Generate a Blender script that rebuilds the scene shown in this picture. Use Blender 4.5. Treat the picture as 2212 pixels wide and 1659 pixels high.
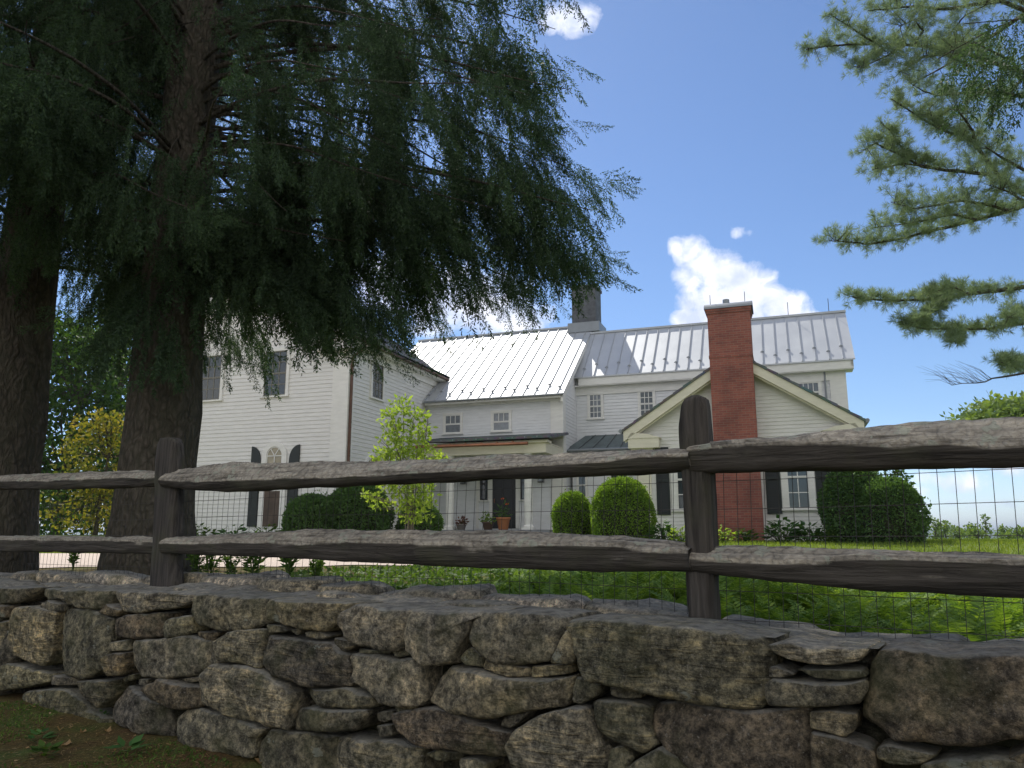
import bpy, math, random
import numpy as np
from mathutils import Vector, noise, Matrix
from math import sin, cos, tan, pi, radians, sqrt, atan2, exp

for o in list(bpy.data.objects): bpy.data.objects.remove(o)
sc = bpy.context.scene
C = sc.collection
R = random.Random(7)
NR = np.random.default_rng(11)

# ------------------------------------------------------------------ camera
EYE = 1.5
PITCH = radians(11.1)
FPX = 1661.0
cam = bpy.data.cameras.new('camera'); camo = bpy.data.objects.new('camera', cam); C.objects.link(camo)
camo.location = (0, 0, EYE); camo.rotation_euler = (radians(90)+PITCH, 0, 0)
cam.sensor_fit = 'HORIZONTAL'; cam.sensor_width = 36; cam.lens = 36*FPX/2212
cam.clip_start = 0.05; cam.clip_end = 40000
sc.camera = camo
sc.render.resolution_x = 1024; sc.render.resolution_y = 768

# ------------------------------------------------------------------ sky, sun, exposure
SUN = Vector((-0.19, 0.60, 0.775)).normalized()
sun_el = math.asin(SUN.z); sun_az = atan2(SUN.x, SUN.y)
w = bpy.data.worlds.new('World'); sc.world = w; w.use_nodes = True
nt = w.node_tree; nt.nodes.clear()
def N(nt, t, **k):
    n = nt.nodes.new(t)
    for a, b in k.items():
        if a == 'inp':
            for i, v in b.items(): n.inputs[i].default_value = v
        else: setattr(n, a, b)
    return n
def lk(nt, a, b): nt.links.new(a, b)
def M_(nt, op, a, b=None, c=None, clamp=False):
    n = nt.nodes.new('ShaderNodeMath'); n.operation = op; n.use_clamp = clamp
    for i, x in enumerate((a, b, c)):
        if x is None: continue
        if isinstance(x, (int, float)): n.inputs[i].default_value = x
        else: nt.links.new(x, n.inputs[i])
    return n.outputs[0]
def ramp(nt, fac, stops):
    n = nt.nodes.new('ShaderNodeValToRGB'); nt.links.new(fac, n.inputs[0])
    e = n.color_ramp.elements
    while len(e) < len(stops): e.new(0.5)
    for i, (p, c) in enumerate(stops):
        e[i].position = p; e[i].color = tuple(c)+((1,) if len(c) == 3 else ())
    return n.outputs[0]
def mixc(nt, f, a, b, mode='MIX'):
    n = nt.nodes.new('ShaderNodeMix'); n.data_type = 'RGBA'; n.blend_type = mode
    for i, x in ((0, f), (6, a), (7, b)):
        if isinstance(x, (int, float)): n.inputs[i].default_value = x
        elif isinstance(x, tuple): n.inputs[i].default_value = x if len(x) == 4 else x+(1,)
        else: nt.links.new(x, n.inputs[i])
    return n.outputs[2]

sky = N(nt, 'ShaderNodeTexSky', sky_type='NISHITA', sun_disc=False, sun_elevation=sun_el, sun_rotation=sun_az,
        air_density=1.0, dust_density=0.05, ozone_density=2.6, altitude=300)
tc = N(nt, 'ShaderNodeTexCoord')
sep = N(nt, 'ShaderNodeSeparateXYZ'); lk(nt, tc.outputs['Generated'], sep.inputs[0])
ydiv = M_(nt, 'MAXIMUM', sep.outputs[1], 0.05)
gx = M_(nt, 'DIVIDE', sep.outputs[0], ydiv); gz_ = M_(nt, 'DIVIDE', sep.outputs[2], ydiv)
def dirof(u, v):
    x = (u-1106)/FPX; y = (829.5-v)/FPX
    d = (x, cos(PITCH)-y*sin(PITCH), sin(PITCH)+y*cos(PITCH)); return d[0]/d[1], d[2]/d[1]
nz = N(nt, 'ShaderNodeTexNoise', inp={'Scale': 34.0, 'Detail': 9.0, 'Roughness': 0.58, 'Distortion': 0.35}); lk(nt, tc.outputs['Generated'], nz.inputs[0])
nz2 = N(nt, 'ShaderNodeTexNoise', inp={'Scale': 9.0, 'Detail': 6.0, 'Roughness': 0.55}); lk(nt, tc.outputs['Generated'], nz2.inputs[0])
nn = M_(nt, 'ADD', M_(nt, 'MULTIPLY', M_(nt, 'SUBTRACT', nz.outputs[0], 0.5), 2.3), M_(nt, 'MULTIPLY', M_(nt, 'SUBTRACT', nz2.outputs[0], 0.5), 0.9))
# cumulus puffs: centre, half width, half height (directions), softness
PUFFS = [(1500,560,52,58,1),(1560,590,70,60,1),(1620,615,85,65,1),(1680,665,95,52,1),(1500,690,60,30,1),(1600,690,110,50,1),
         (1599,503,24,14,.30),(1480,535,40,42,.9),(1490,600,45,50,.9),(1560,650,110,55,.9),(1640,640,90,60,1),(1720,690,90,30,.9),(1230,40,80,62,.95),(1000,650,170,95,.95),(1110,690,100,50,.9),(850,610,150,80,.7),
         (2075,1045,75,26,.55),(2010,1035,40,20,.5),(1990,1060,30,14,.4),(2130,1090,80,12,.35),(2190,1010,50,20,.55),(2060,1085,26,12,.45),(230,1000,120,50,.5),
         (700,1060,400,60,.3)]
mask = None
for (u, v, a, b, s) in PUFFS:
    cx, cz = dirof(u, v); ax = a/FPX; az = b/FPX
    dx = M_(nt, 'MULTIPLY', M_(nt, 'SUBTRACT', gx, cx), 1/ax); dz = M_(nt, 'MULTIPLY', M_(nt, 'SUBTRACT', gz_, cz), 1/az)
    r2 = M_(nt, 'ADD', M_(nt, 'MULTIPLY', dx, dx), M_(nt, 'MULTIPLY', dz, dz))
    val = M_(nt, 'MULTIPLY', M_(nt, 'SUBTRACT', 1.0, r2), s)
    val = M_(nt, 'MAXIMUM', val, -1.6)
    mask = val if mask is None else M_(nt, 'MAXIMUM', mask, val)
cl = M_(nt, 'ADD', mask, M_(nt, 'MULTIPLY', nn, 0.95))
front = M_(nt, 'GREATER_THAN', sep.outputs[1], 0.1)
cl = M_(nt, 'MULTIPLY', M_(nt, 'MULTIPLY', M_(nt, 'ADD', cl, -0.02), 1.35, clamp=True), front)
cl = M_(nt, 'MULTIPLY', cl, 0.93)
shade = N(nt, 'ShaderNodeTexNoise', inp={'Scale': 22.0, 'Detail': 5.0}); lk(nt, tc.outputs['Generated'], shade.inputs[0])
CLOUD = 11.5
ccol = ramp(nt, shade.outputs[0], [(0.40, (0.56*CLOUD, 0.62*CLOUD, 0.80*CLOUD)), (0.62, (0.94*CLOUD, 0.94*CLOUD, 1.0*CLOUD))])
skyt = mixc(nt, 1.0, sky.outputs[0], (0.90, 1.0, 1.15), 'MULTIPLY')
low = M_(nt, 'MULTIPLY', M_(nt, 'SUBTRACT', 0.16, gz_), 6.5, clamp=True)
skyt = mixc(nt, low, skyt, mixc(nt, 1.0, skyt, (1.28, 1.24, 1.32), 'MULTIPLY'))
col = mixc(nt, cl, skyt, ccol)
# added bright cloud deck, unseen behind the viewer, to brighten the shaded facades
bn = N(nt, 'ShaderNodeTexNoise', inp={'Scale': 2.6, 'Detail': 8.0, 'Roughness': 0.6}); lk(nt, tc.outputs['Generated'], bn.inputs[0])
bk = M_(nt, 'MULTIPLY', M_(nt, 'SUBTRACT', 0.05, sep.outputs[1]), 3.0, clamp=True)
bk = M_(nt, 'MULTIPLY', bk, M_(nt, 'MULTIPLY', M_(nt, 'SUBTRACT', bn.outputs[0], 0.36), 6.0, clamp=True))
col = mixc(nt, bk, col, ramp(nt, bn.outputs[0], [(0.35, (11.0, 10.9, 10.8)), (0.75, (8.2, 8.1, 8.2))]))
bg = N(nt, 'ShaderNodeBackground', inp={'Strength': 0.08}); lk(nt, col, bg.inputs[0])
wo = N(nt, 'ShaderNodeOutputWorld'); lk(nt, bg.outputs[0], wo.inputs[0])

sl = bpy.data.lights.new('sun', 'SUN'); sl.energy = 3.6; sl.angle = radians(0.53); sl.color = (1, 0.95, 0.86)
so = bpy.data.objects.new('sun', sl); C.objects.link(so); so.rotation_euler = SUN.to_track_quat('Z', 'Y').to_euler(); so.location = (0, 0, 40)

sc.view_settings.view_transform = 'Standard'; sc.view_settings.look = 'None'
sc.view_settings.exposure = 0.55; sc.view_settings.gamma = 1
sc.render.engine = 'CYCLES'
sc.cycles.max_bounces = 8; sc.cycles.transparent_max_bounces = 8

# ------------------------------------------------------------------ helpers
def tag(o, label=None, cat=None, group=None, kind=None):
    if label: o['label'] = label
    if cat: o['category'] = cat
    if group: o['group'] = group
    if kind: o['kind'] = kind
    return o
def empty(name, loc, rz=0, **k):
    o = bpy.data.objects.new(name, None); C.objects.link(o); o.location = loc; o.rotation_euler = (0, 0, rz)
    o.empty_display_size = 0.2
    return tag(o, **k)
def mesh_obj(name, verts, faces, mat, parent=None, smooth=False):
    me = bpy.data.meshes.new(name); me.from_pydata([tuple(v) for v in verts], [], [tuple(f) for f in faces]); me.update()
    if smooth: me.polygons.foreach_set('use_smooth', [True]*len(me.polygons))
    me.materials.append(mat)
    o = bpy.data.objects.new(name, me); C.objects.link(o)
    if parent: o.parent = parent
    return o
def np_obj(name, V, F, mat, parent=None, smooth=False):
    V = np.asarray(V, np.float32); F = np.asarray(F, np.int32)
    me = bpy.data.meshes.new(name); k = F.shape[1]
    me.vertices.add(len(V)); me.vertices.foreach_set('co', V.ravel())
    me.loops.add(F.size); me.loops.foreach_set('vertex_index', F.ravel())
    me.polygons.add(len(F)); me.polygons.foreach_set('loop_start', np.arange(0, F.size, k, dtype=np.int32))
    try: me.polygons.foreach_set('loop_total', np.full(len(F), k, np.int32))
    except Exception: pass
    if smooth: me.polygons.foreach_set('use_smooth', np.ones(len(F), bool))
    me.update(calc_edges=True); me.validate()
    me.materials.append(mat)
    o = bpy.data.objects.new(name, me); C.objects.link(o)
    if parent: o.parent = parent
    return o
class MB:
    def __init__(s): s.v = []; s.f = []
    def box(s, x0, x1, y0, y1, z0, z1, tf=None):
        n = len(s.v)
        P = [(x0,y0,z0),(x1,y0,z0),(x1,y1,z0),(x0,y1,z0),(x0,y0,z1),(x1,y0,z1),(x1,y1,z1),(x0,y1,z1)]
        s.v += [tf(*p) for p in P] if tf else P
        s.f += [(n,n+3,n+2,n+1),(n+4,n+5,n+6,n+7),(n,n+1,n+5,n+4),(n+1,n+2,n+6,n+5),(n+2,n+3,n+7,n+6),(n+3,n,n+4,n+7)]
    def quad(s, a, b, c, d):
        n = len(s.v); s.v += [a,b,c,d]; s.f.append((n,n+1,n+2,n+3))
    def poly(s, pts):
        n = len(s.v); s.v += list(pts); s.f.append(tuple(range(n, n+len(pts))))
    def prism(s, pts2, y0, y1, tf=None):
        # polygon in (x,z) extruded along y
        n = len(s.v); k = len(pts2)
        a = [(p[0], y0, p[1]) for p in pts2]+[(p[0], y1, p[1]) for p in pts2]
        s.v += [tf(*p) for p in a] if tf else a
        s.f.append(tuple(range(n, n+k))); s.f.append(tuple(range(n+2*k-1, n+k-1, -1)))
        for i in range(k):
            j = (i+1) % k; s.f.append((n+j, n+i, n+k+i, n+k+j))
    def tube(s, pts, rad, seg=8, cap=True):
        pts = [Vector(p) for p in pts]; k = len(pts)
        if not hasattr(rad, '__len__'): rad = [rad]*k
        n0 = len(s.v); up = Vector((0.13, 0.31, 0.94)).normalized()
        prev = None
        for i, p in enumerate(pts):
            t = (pts[min(i+1, k-1)]-pts[max(i-1, 0)])
            if t.length < 1e-9: t = Vector((0, 0, 1))
            t.normalize()
            if prev is None:
                a = t.cross(up)
                if a.length < 0.1: a = t.cross(Vector((1, 0, 0)))
            else: a = prev-t*prev.dot(t)
            a.normalize(); prev = a; b = t.cross(a)
            for j in range(seg):
                q = 2*pi*j/seg; s.v.append(tuple(p+(a*cos(q)+b*sin(q))*rad[i]))
        for i in range(k-1):
            for j in range(seg):
                j2 = (j+1) % seg
                s.f.append((n0+i*seg+j, n0+i*seg+j2, n0+(i+1)*seg+j2, n0+(i+1)*seg+j))
        if cap:
            s.f.append(tuple(n0+j for j in range(seg-1, -1, -1))); s.f.append(tuple(n0+(k-1)*seg+j for j in range(seg)))
    def lathe(s, prof, cx, cy, seg=24):
        n0 = len(s.v); k = len(prof)
        for r, z in prof:
            for j in range(seg):
                q = 2*pi*j/seg; s.v.append((cx+r*cos(q), cy+r*sin(q), z))
        for i in range(k-1):
            for j in range(seg):
                j2 = (j+1) % seg; s.f.append((n0+i*seg+j, n0+i*seg+j2, n0+(i+1)*seg+j2, n0+(i+1)*seg+j))
        s.f.append(tuple(n0+j for j in range(seg-1, -1, -1))); s.f.append(tuple(n0+(k-1)*seg+j for j in range(seg)))
    def build(s, name, mat, parent=None, smooth=False): return mesh_obj(name, s.v, s.f, mat, parent, smooth)

def ray(u, v):
    x = (u-1106)/FPX; y = (829.5-v)/FPX
    return Vector((x, cos(PITCH)-y*sin(PITCH), sin(PITCH)+y*cos(PITCH)))
def at(u, v, Y):
    r = ray(u, v); return Vector((r.x/r.y*Y, Y, EYE+r.z/r.y*Y))
def plane_hit(u, v, p, n):
    r = ray(u, v); e = Vector((0, 0, EYE)); t = (p-e).dot(n)/r.dot(n); return e+r*t

# ------------------------------------------------------------------ materials
def mat(name): 
    m = bpy.data.materials.new(name); m.use_nodes = True; t = m.node_tree
    b = t.nodes['Principled BSDF']; return m, t, b
def S(b, **k):
    for a, v in k.items():
        a = a.replace('_', ' ')
        b.inputs[a].default_value = v if not (isinstance(v, tuple) and len(v) == 3) else v+(1,)
def simple(name, col, rough=0.6, metal=0.0, var=0.08, scale=3.0, bump=0.0, bscale=40.0, spec=0.4):
    m, t, b = mat(name); tc = N(t, 'ShaderNodeTexCoord')
    n = N(t, 'ShaderNodeTexNoise', inp={'Scale': scale, 'Detail': 6.0, 'Roughness': 0.6}); lk(t, tc.outputs['Object'], n.inputs[0])
    lo = tuple(c*(1-var) for c in col); hi = tuple(min(1, c*(1+var)) for c in col)
    lk(t, ramp(t, n.outputs[0], [(0.3, lo), (0.7, hi)]), b.inputs['Base Color'])
    S(b, Roughness=rough, Metallic=metal, Specular_IOR_Level=spec)
    if bump:
        n2 = N(t, 'ShaderNodeTexNoise', inp={'Scale': bscale, 'Detail': 5.0}); lk(t, tc.outputs['Object'], n2.inputs[0])
        bp = N(t, 'ShaderNodeBump', inp={'Strength': bump, 'Distance': 0.01}); lk(t, n2.outputs[0], bp.inputs['Height']); lk(t, bp.outputs[0], b.inputs['Normal'])
    return m
def leafmat(name, c1, c2, c3=None, trans=0.4, rough=0.5, tcol=None, big=0.5):
    m, t, b = mat(name); g = N(t, 'ShaderNodeNewGeometry'); tc = N(t, 'ShaderNodeTexCoord')
    n = N(t, 'ShaderNodeTexNoise', inp={'Scale': big, 'Detail': 3.0}); lk(t, tc.outputs['Object'], n.inputs[0])
    f = M_(t, 'ADD', M_(t, 'MULTIPLY', g.outputs['Random Per Island'], 0.55), M_(t, 'MULTIPLY', n.outputs[0], 0.45))
    st = [(0.2, c1), (0.65, c2)]
    if c3: st.append((0.85, c3))
    c = ramp(t, f, st)
    lk(t, c, b.inputs['Base Color']); S(b, Roughness=max(rough, .6), Specular_IOR_Level=0.12)
    tr = N(t, 'ShaderNodeBsdfTranslucent')
    lk(t, mixc(t, 1.0, c, tcol or (1.5, 1.5, 0.5), 'MULTIPLY'), tr.inputs[0])
    mx = N(t, 'ShaderNodeMixShader', inp={0: trans}); lk(t, b.outputs[0], mx.inputs[1]); lk(t, tr.outputs[0], mx.inputs[2])
    lk(t, mx.outputs[0], t.nodes['Material Output'].inputs[0])
    return m

def m_stone():
    m, t, b = mat('stone'); tc = N(t, 'ShaderNodeTexCoord'); oi = N(t, 'ShaderNodeObjectInfo')
    off = N(t, 'ShaderNodeVectorMath', operation='ADD'); 
    sc3 = N(t, 'ShaderNodeCombineXYZ'); rr = M_(t, 'MULTIPLY', oi.outputs['Random'], 37.0)
    lk(t, rr, sc3.inputs[0]); lk(t, rr, sc3.inputs[2])
    lk(t, tc.outputs['Object'], off.inputs[0]); lk(t, sc3.outputs[0], off.inputs[1])
    P = off.outputs[0]
    def nz(s, d=6, r=.6, dist=0):
        n = N(t, 'ShaderNodeTexNoise', inp={'Scale': s, 'Detail': float(d), 'Roughness': r, 'Distortion': float(dist)}); lk(t, P, n.inputs[0]); return n.outputs[0]
    # layered streaks
    mp = N(t, 'ShaderNodeMapping', inp={'Scale': (3.0, 3.0, 20.0), 'Rotation': (0.12, 0.16, 0.3)}); lk(t, P, mp.inputs[0])
    lay = M_(t, 'MULTIPLY', M_(t, 'SUBTRACT', oi.outputs['Random'], 0.45), 4.0, clamp=True)
    st = N(t, 'ShaderNodeTexNoise', inp={'Scale': 1.6, 'Detail': 6.0, 'Distortion': 2.0}); lk(t, mp.outputs[0], st.inputs[0])
    base = mixc(t, 1.0, ramp(t, nz(7), [(0.3, (0.42, 0.42, 0.42)), (0.5, (1.0, 1.0, .97)), (0.7, (1.75, 1.65, 1.45))]), oi.outputs['Color'], 'MULTIPLY')
    base = mixc(t, M_(t, 'MULTIPLY', lay, ramp(t, st.outputs[0], [(0.5, (0, 0, 0)), (0.62, (.65, .65, .65))])), base, mixc(t, 1.0, base, (1.75, 1.62, 1.35), 'MULTIPLY'))
    base = mixc(t, 1.0, base, ramp(t, nz(30, 10, .8), [(0.40, (0.30, 0.30, 0.31)), (0.5, (0.95, 0.95, 0.95)), (0.60, (2.1, 2.0, 1.85))]), 'MULTIPLY')
    base = mixc(t, ramp(t, nz(48, 6, .7), [(0.58, (0, 0, 0)), (0.7, (.55, .55, .55))]), base, (0.06, 0.055, 0.05))
    base = mixc(t, ramp(t, nz(90, 3), [(0.62, (0, 0, 0)), (0.7, (.6, .6, .6))]), base, (0.42, 0.38, 0.32))
    base = mixc(t, ramp(t, nz(3.2, 3), [(0.5, (0, 0, 0)), (0.7, (.6, .6, .6))]), base, (0.11, 0.115, 0.05))
    vo = N(t, 'ShaderNodeTexVoronoi', inp={'Scale': 6.5, 'Randomness': 1.0}); 
    vd = mixc(t, 0.05, P, N(t, 'ShaderNodeTexNoise', inp={'Scale': 22.0}).outputs[1]); lk(t, vd, vo.inputs[0])
    lich = M_(t, 'MULTIPLY', M_(t, 'LESS_THAN', M_(t, 'ADD', vo.outputs['Distance'], M_(t, 'MULTIPLY', nz(40, 3), 0.14)), 0.21), M_(t, 'GREATER_THAN', nz(2.4, 2), 0.5))
    base = mixc(t, M_(t, 'MULTIPLY', lich, 0.6), base, (0.36, 0.38, 0.31))
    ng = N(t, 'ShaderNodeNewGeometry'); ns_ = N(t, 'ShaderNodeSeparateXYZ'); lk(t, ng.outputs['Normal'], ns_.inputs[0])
    lit_crust = M_(t, 'MULTIPLY', M_(t, 'MULTIPLY', M_(t, 'SUBTRACT', ns_.outputs[2], 0.72), 5.0, clamp=True), ramp(t, nz(14, 6, .7), [(0.35, (.3, .3, .3)), (0.6, (1, 1, 1))]))  # lichen crust plus sky light painted onto upward faces
    base = mixc(t, M_(t, 'MULTIPLY', lit_crust, 0.7), base, (0.42, 0.41, 0.37))
    lk(t, base, b.inputs['Base Color']); S(b, Roughness=0.9, Specular_IOR_Level=0.2)
    h = M_(t, 'ADD', M_(t, 'MULTIPLY', nz(16, 8, .65), 1.0), M_(t, 'ADD', M_(t, 'MULTIPLY', nz(60, 6, .75), 0.7), M_(t, 'MULTIPLY', M_(t, 'MULTIPLY', st.outputs[0], lay), 0.9)))
    bp = N(t, 'ShaderNodeBump', inp={'Strength': 1.0, 'Distance': 0.045}); lk(t, h, bp.inputs['Height']); lk(t, bp.outputs[0], b.inputs['Normal'])
    return m
def m_wood(name, dark, light, lichen=0.0, ax=0):
    m, t, b = mat(name); tc = N(t, 'ShaderNodeTexCoord')
    s = [30.0, 30.0, 30.0]; s[ax] = 1.6
    mp = N(t, 'ShaderNodeMapping', inp={'Scale': tuple(s)}); lk(t, tc.outputs['Object'], mp.inputs[0])
    g = N(t, 'ShaderNodeTexNoise', inp={'Scale': 1.5, 'Detail': 8.0, 'Roughness': 0.65, 'Distortion': 0.6}); lk(t, mp.outputs[0], g.inputs[0])
    n = N(t, 'ShaderNodeTexNoise', inp={'Scale': 5.0, 'Detail': 6.0}); lk(t, tc.outputs['Object'], n.inputs[0])
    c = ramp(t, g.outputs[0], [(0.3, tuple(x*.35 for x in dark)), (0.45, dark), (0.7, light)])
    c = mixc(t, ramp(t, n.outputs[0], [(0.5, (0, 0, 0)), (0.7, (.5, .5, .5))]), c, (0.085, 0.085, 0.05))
    h = g.outputs[0]
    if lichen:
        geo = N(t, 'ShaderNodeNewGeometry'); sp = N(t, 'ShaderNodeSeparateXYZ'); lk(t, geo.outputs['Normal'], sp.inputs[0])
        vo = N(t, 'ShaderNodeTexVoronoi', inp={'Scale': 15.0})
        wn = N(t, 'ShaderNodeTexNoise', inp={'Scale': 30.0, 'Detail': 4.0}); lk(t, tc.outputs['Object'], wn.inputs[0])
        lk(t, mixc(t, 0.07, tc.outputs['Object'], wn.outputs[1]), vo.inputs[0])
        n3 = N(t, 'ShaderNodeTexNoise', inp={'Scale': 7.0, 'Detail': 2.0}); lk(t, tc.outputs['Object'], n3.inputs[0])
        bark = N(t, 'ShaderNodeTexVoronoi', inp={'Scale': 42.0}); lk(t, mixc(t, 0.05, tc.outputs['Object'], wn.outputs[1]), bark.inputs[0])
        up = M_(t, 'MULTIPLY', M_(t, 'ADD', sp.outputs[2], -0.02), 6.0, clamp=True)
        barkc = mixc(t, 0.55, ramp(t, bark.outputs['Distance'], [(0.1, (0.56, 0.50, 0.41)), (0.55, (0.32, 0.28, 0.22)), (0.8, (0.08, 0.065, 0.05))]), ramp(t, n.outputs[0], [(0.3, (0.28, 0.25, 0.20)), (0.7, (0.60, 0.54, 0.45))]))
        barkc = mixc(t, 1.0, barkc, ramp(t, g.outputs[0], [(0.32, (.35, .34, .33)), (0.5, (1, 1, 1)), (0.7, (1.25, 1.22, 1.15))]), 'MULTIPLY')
        c = mixc(t, M_(t, 'MULTIPLY', up, 0.88), c, barkc)  # pale bark above, dark split wood below; underside shade is painted in too
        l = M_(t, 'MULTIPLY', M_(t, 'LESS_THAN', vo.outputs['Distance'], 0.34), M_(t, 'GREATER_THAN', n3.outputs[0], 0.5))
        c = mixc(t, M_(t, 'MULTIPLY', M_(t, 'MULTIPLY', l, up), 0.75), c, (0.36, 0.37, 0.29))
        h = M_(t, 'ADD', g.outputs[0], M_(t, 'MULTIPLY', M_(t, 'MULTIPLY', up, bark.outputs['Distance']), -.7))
    lk(t, c, b.inputs['Base Color']); S(b, Roughness=0.85, Specular_IOR_Level=0.2)
    bp = N(t, 'ShaderNodeBump', inp={'Strength': 1.0, 'Distance': 0.022}); lk(t, h, bp.inputs['Height']); lk(t, bp.outputs[0], b.inputs['Normal'])
    return m
def m_bark():
    m, t, b = mat('bark'); tc = N(t, 'ShaderNodeTexCoord')
    mp = N(t, 'ShaderNodeMapping', inp={'Scale': (1, 1, 0.45)}); lk(t, tc.outputs['Object'], mp.inputs[0])
    v = N(t, 'ShaderNodeTexVoronoi', inp={'Scale': 26.0}); n = N(t, 'ShaderNodeTexNoise', inp={'Scale': 9.0, 'Detail': 8.0}); lk(t, mp.outputs[0], n.inputs[0])
    lk(t, mixc(t, 0.15, mp.outputs[0], n.outputs[1]), v.inputs[0])
    c = mixc(t, n.outputs[0], ramp(t, v.outputs['Distance'], [(0.1, (0.15, 0.12, 0.10)), (0.7, (0.035, 0.028, 0.024))]), (0.09, 0.085, 0.06))
    lk(t, c, b.inputs['Base Color']); S(b, Roughness=0.95, Specular_IOR_Level=0.15)
    h = M_(t, 'SUBTRACT', n.outputs[0], v.outputs['Distance'])
    bp = N(t, 'ShaderNodeBump', inp={'Strength': 1.0, 'Distance': 0.04}); lk(t, h, bp.inputs['Height']); lk(t, bp.outputs[0], b.inputs['Normal'])
    return m
def m_brick():
    m, t, b = mat('brick'); tc = N(t, 'ShaderNodeTexCoord')
    sp = N(t, 'ShaderNodeSeparateXYZ'); lk(t, tc.outputs['Object'], sp.inputs[0])
    cb = N(t, 'ShaderNodeCombineXYZ'); lk(t, M_(t, 'ADD', sp.outputs[0], sp.outputs[1]), cb.inputs[0]); lk(t, sp.outputs[2], cb.inputs[1])
    br = N(t, 'ShaderNodeTexBrick', inp={'Scale': 1.0, 'Mortar Size': 0.006, 'Brick Width': 0.21, 'Row Height': 0.068, 'Bias': -0.2,
        'Color1': (0.30, 0.10, 0.075, 1), 'Color2': (0.21, 0.07, 0.06, 1), 'Mortar': (0.26, 0.17, 0.14, 1)})
    lk(t, cb.outputs[0], br.inputs[0])
    n = N(t, 'ShaderNodeTexNoise', inp={'Scale': 2.0, 'Detail': 7.0}); lk(t, tc.outputs['Object'], n.inputs[0])
    c = mixc(t, 1.0, br.outputs[0], ramp(t, n.outputs[0], [(0.3, (.75, .75, .75)), (0.7, (1.2, 1.15, 1.1))]), 'MULTIPLY')
    lk(t, c, b.inputs['Base Color']); S(b, Roughness=0.9)
    bp = N(t, 'ShaderNodeBump', inp={'Strength': 0.5, 'Distance': 0.01}); lk(t, M_(t, 'SUBTRACT', 1.0, br.outputs[1]), bp.inputs['Height']); lk(t, bp.outputs[0], b.inputs['Normal'])
    return m
def m_paint(name, col, streak=True):
    m, t, b = mat(name); tc = N(t, 'ShaderNodeTexCoord')
    mp = N(t, 'ShaderNodeMapping', inp={'Scale': (1.2, 1.2, 5)}); lk(t, tc.outputs['Object'], mp.inputs[0])
    n = N(t, 'ShaderNodeTexNoise', inp={'Scale': 2.2, 'Detail': 8.0, 'Roughness': 0.65}); lk(t, mp.outputs[0], n.inputs[0])
    lk(t, ramp(t, n.outputs[0], [(0.25, tuple(c*.83 for c in col)), (0.7, col)]), b.inputs['Base Color']); S(b, Roughness=0.55, Specular_IOR_Level=0.35)
    return m
def m_metalroof():
    m, t, b = mat('metal_roof'); tc = N(t, 'ShaderNodeTexCoord')
    n = N(t, 'ShaderNodeTexNoise', inp={'Scale': 0.9, 'Detail': 6.0, 'Roughness': 0.6}); lk(t, tc.outputs['Object'], n.inputs[0])
    lk(t, ramp(t, n.outputs[0], [(0.3, (0.46, 0.48, 0.50)), (0.7, (0.54, 0.56, 0.58))]), b.inputs['Base Color'])
    lk(t, ramp(t, n.outputs[0], [(0.3, (0.48,)*3), (0.7, (0.58,)*3)]), b.inputs['Roughness']); S(b, Metallic=0.45)
    n2 = N(t, 'ShaderNodeTexNoise', inp={'Scale': 1.8, 'Detail': 3.0}); lk(t, tc.outputs['Object'], n2.inputs[0])
    bp = N(t, 'ShaderNodeBump', inp={'Strength': 0.10, 'Distance': 0.02}); lk(t, n2.outputs[0], bp.inputs['Height']); lk(t, bp.outputs[0], b.inputs['Normal'])
    return m
def m_slate():
    m, t, b = mat('slate'); tc = N(t, 'ShaderNodeTexCoord')
    n = N(t, 'ShaderNodeTexNoise', inp={'Scale': 6.0, 'Detail': 6.0}); lk(t, tc.outputs['Object'], n.inputs[0])
    v = N(t, 'ShaderNodeTexVoronoi', inp={'Scale': 4.5}); lk(t, tc.outputs['Object'], v.inputs[0])
    c = mixc(t, 0.4, ramp(t, n.outputs[0], [(0.3, (0.06, 0.07, 0.075)), (0.7, (0.14, 0.155, 0.16))]), mixc(t, 1.0, v.outputs['Color'], (0.16, 0.18, 0.19), 'MULTIPLY'))
    lk(t, c, b.inputs['Base Color']); S(b, Roughness=0.5)
    return m
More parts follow.
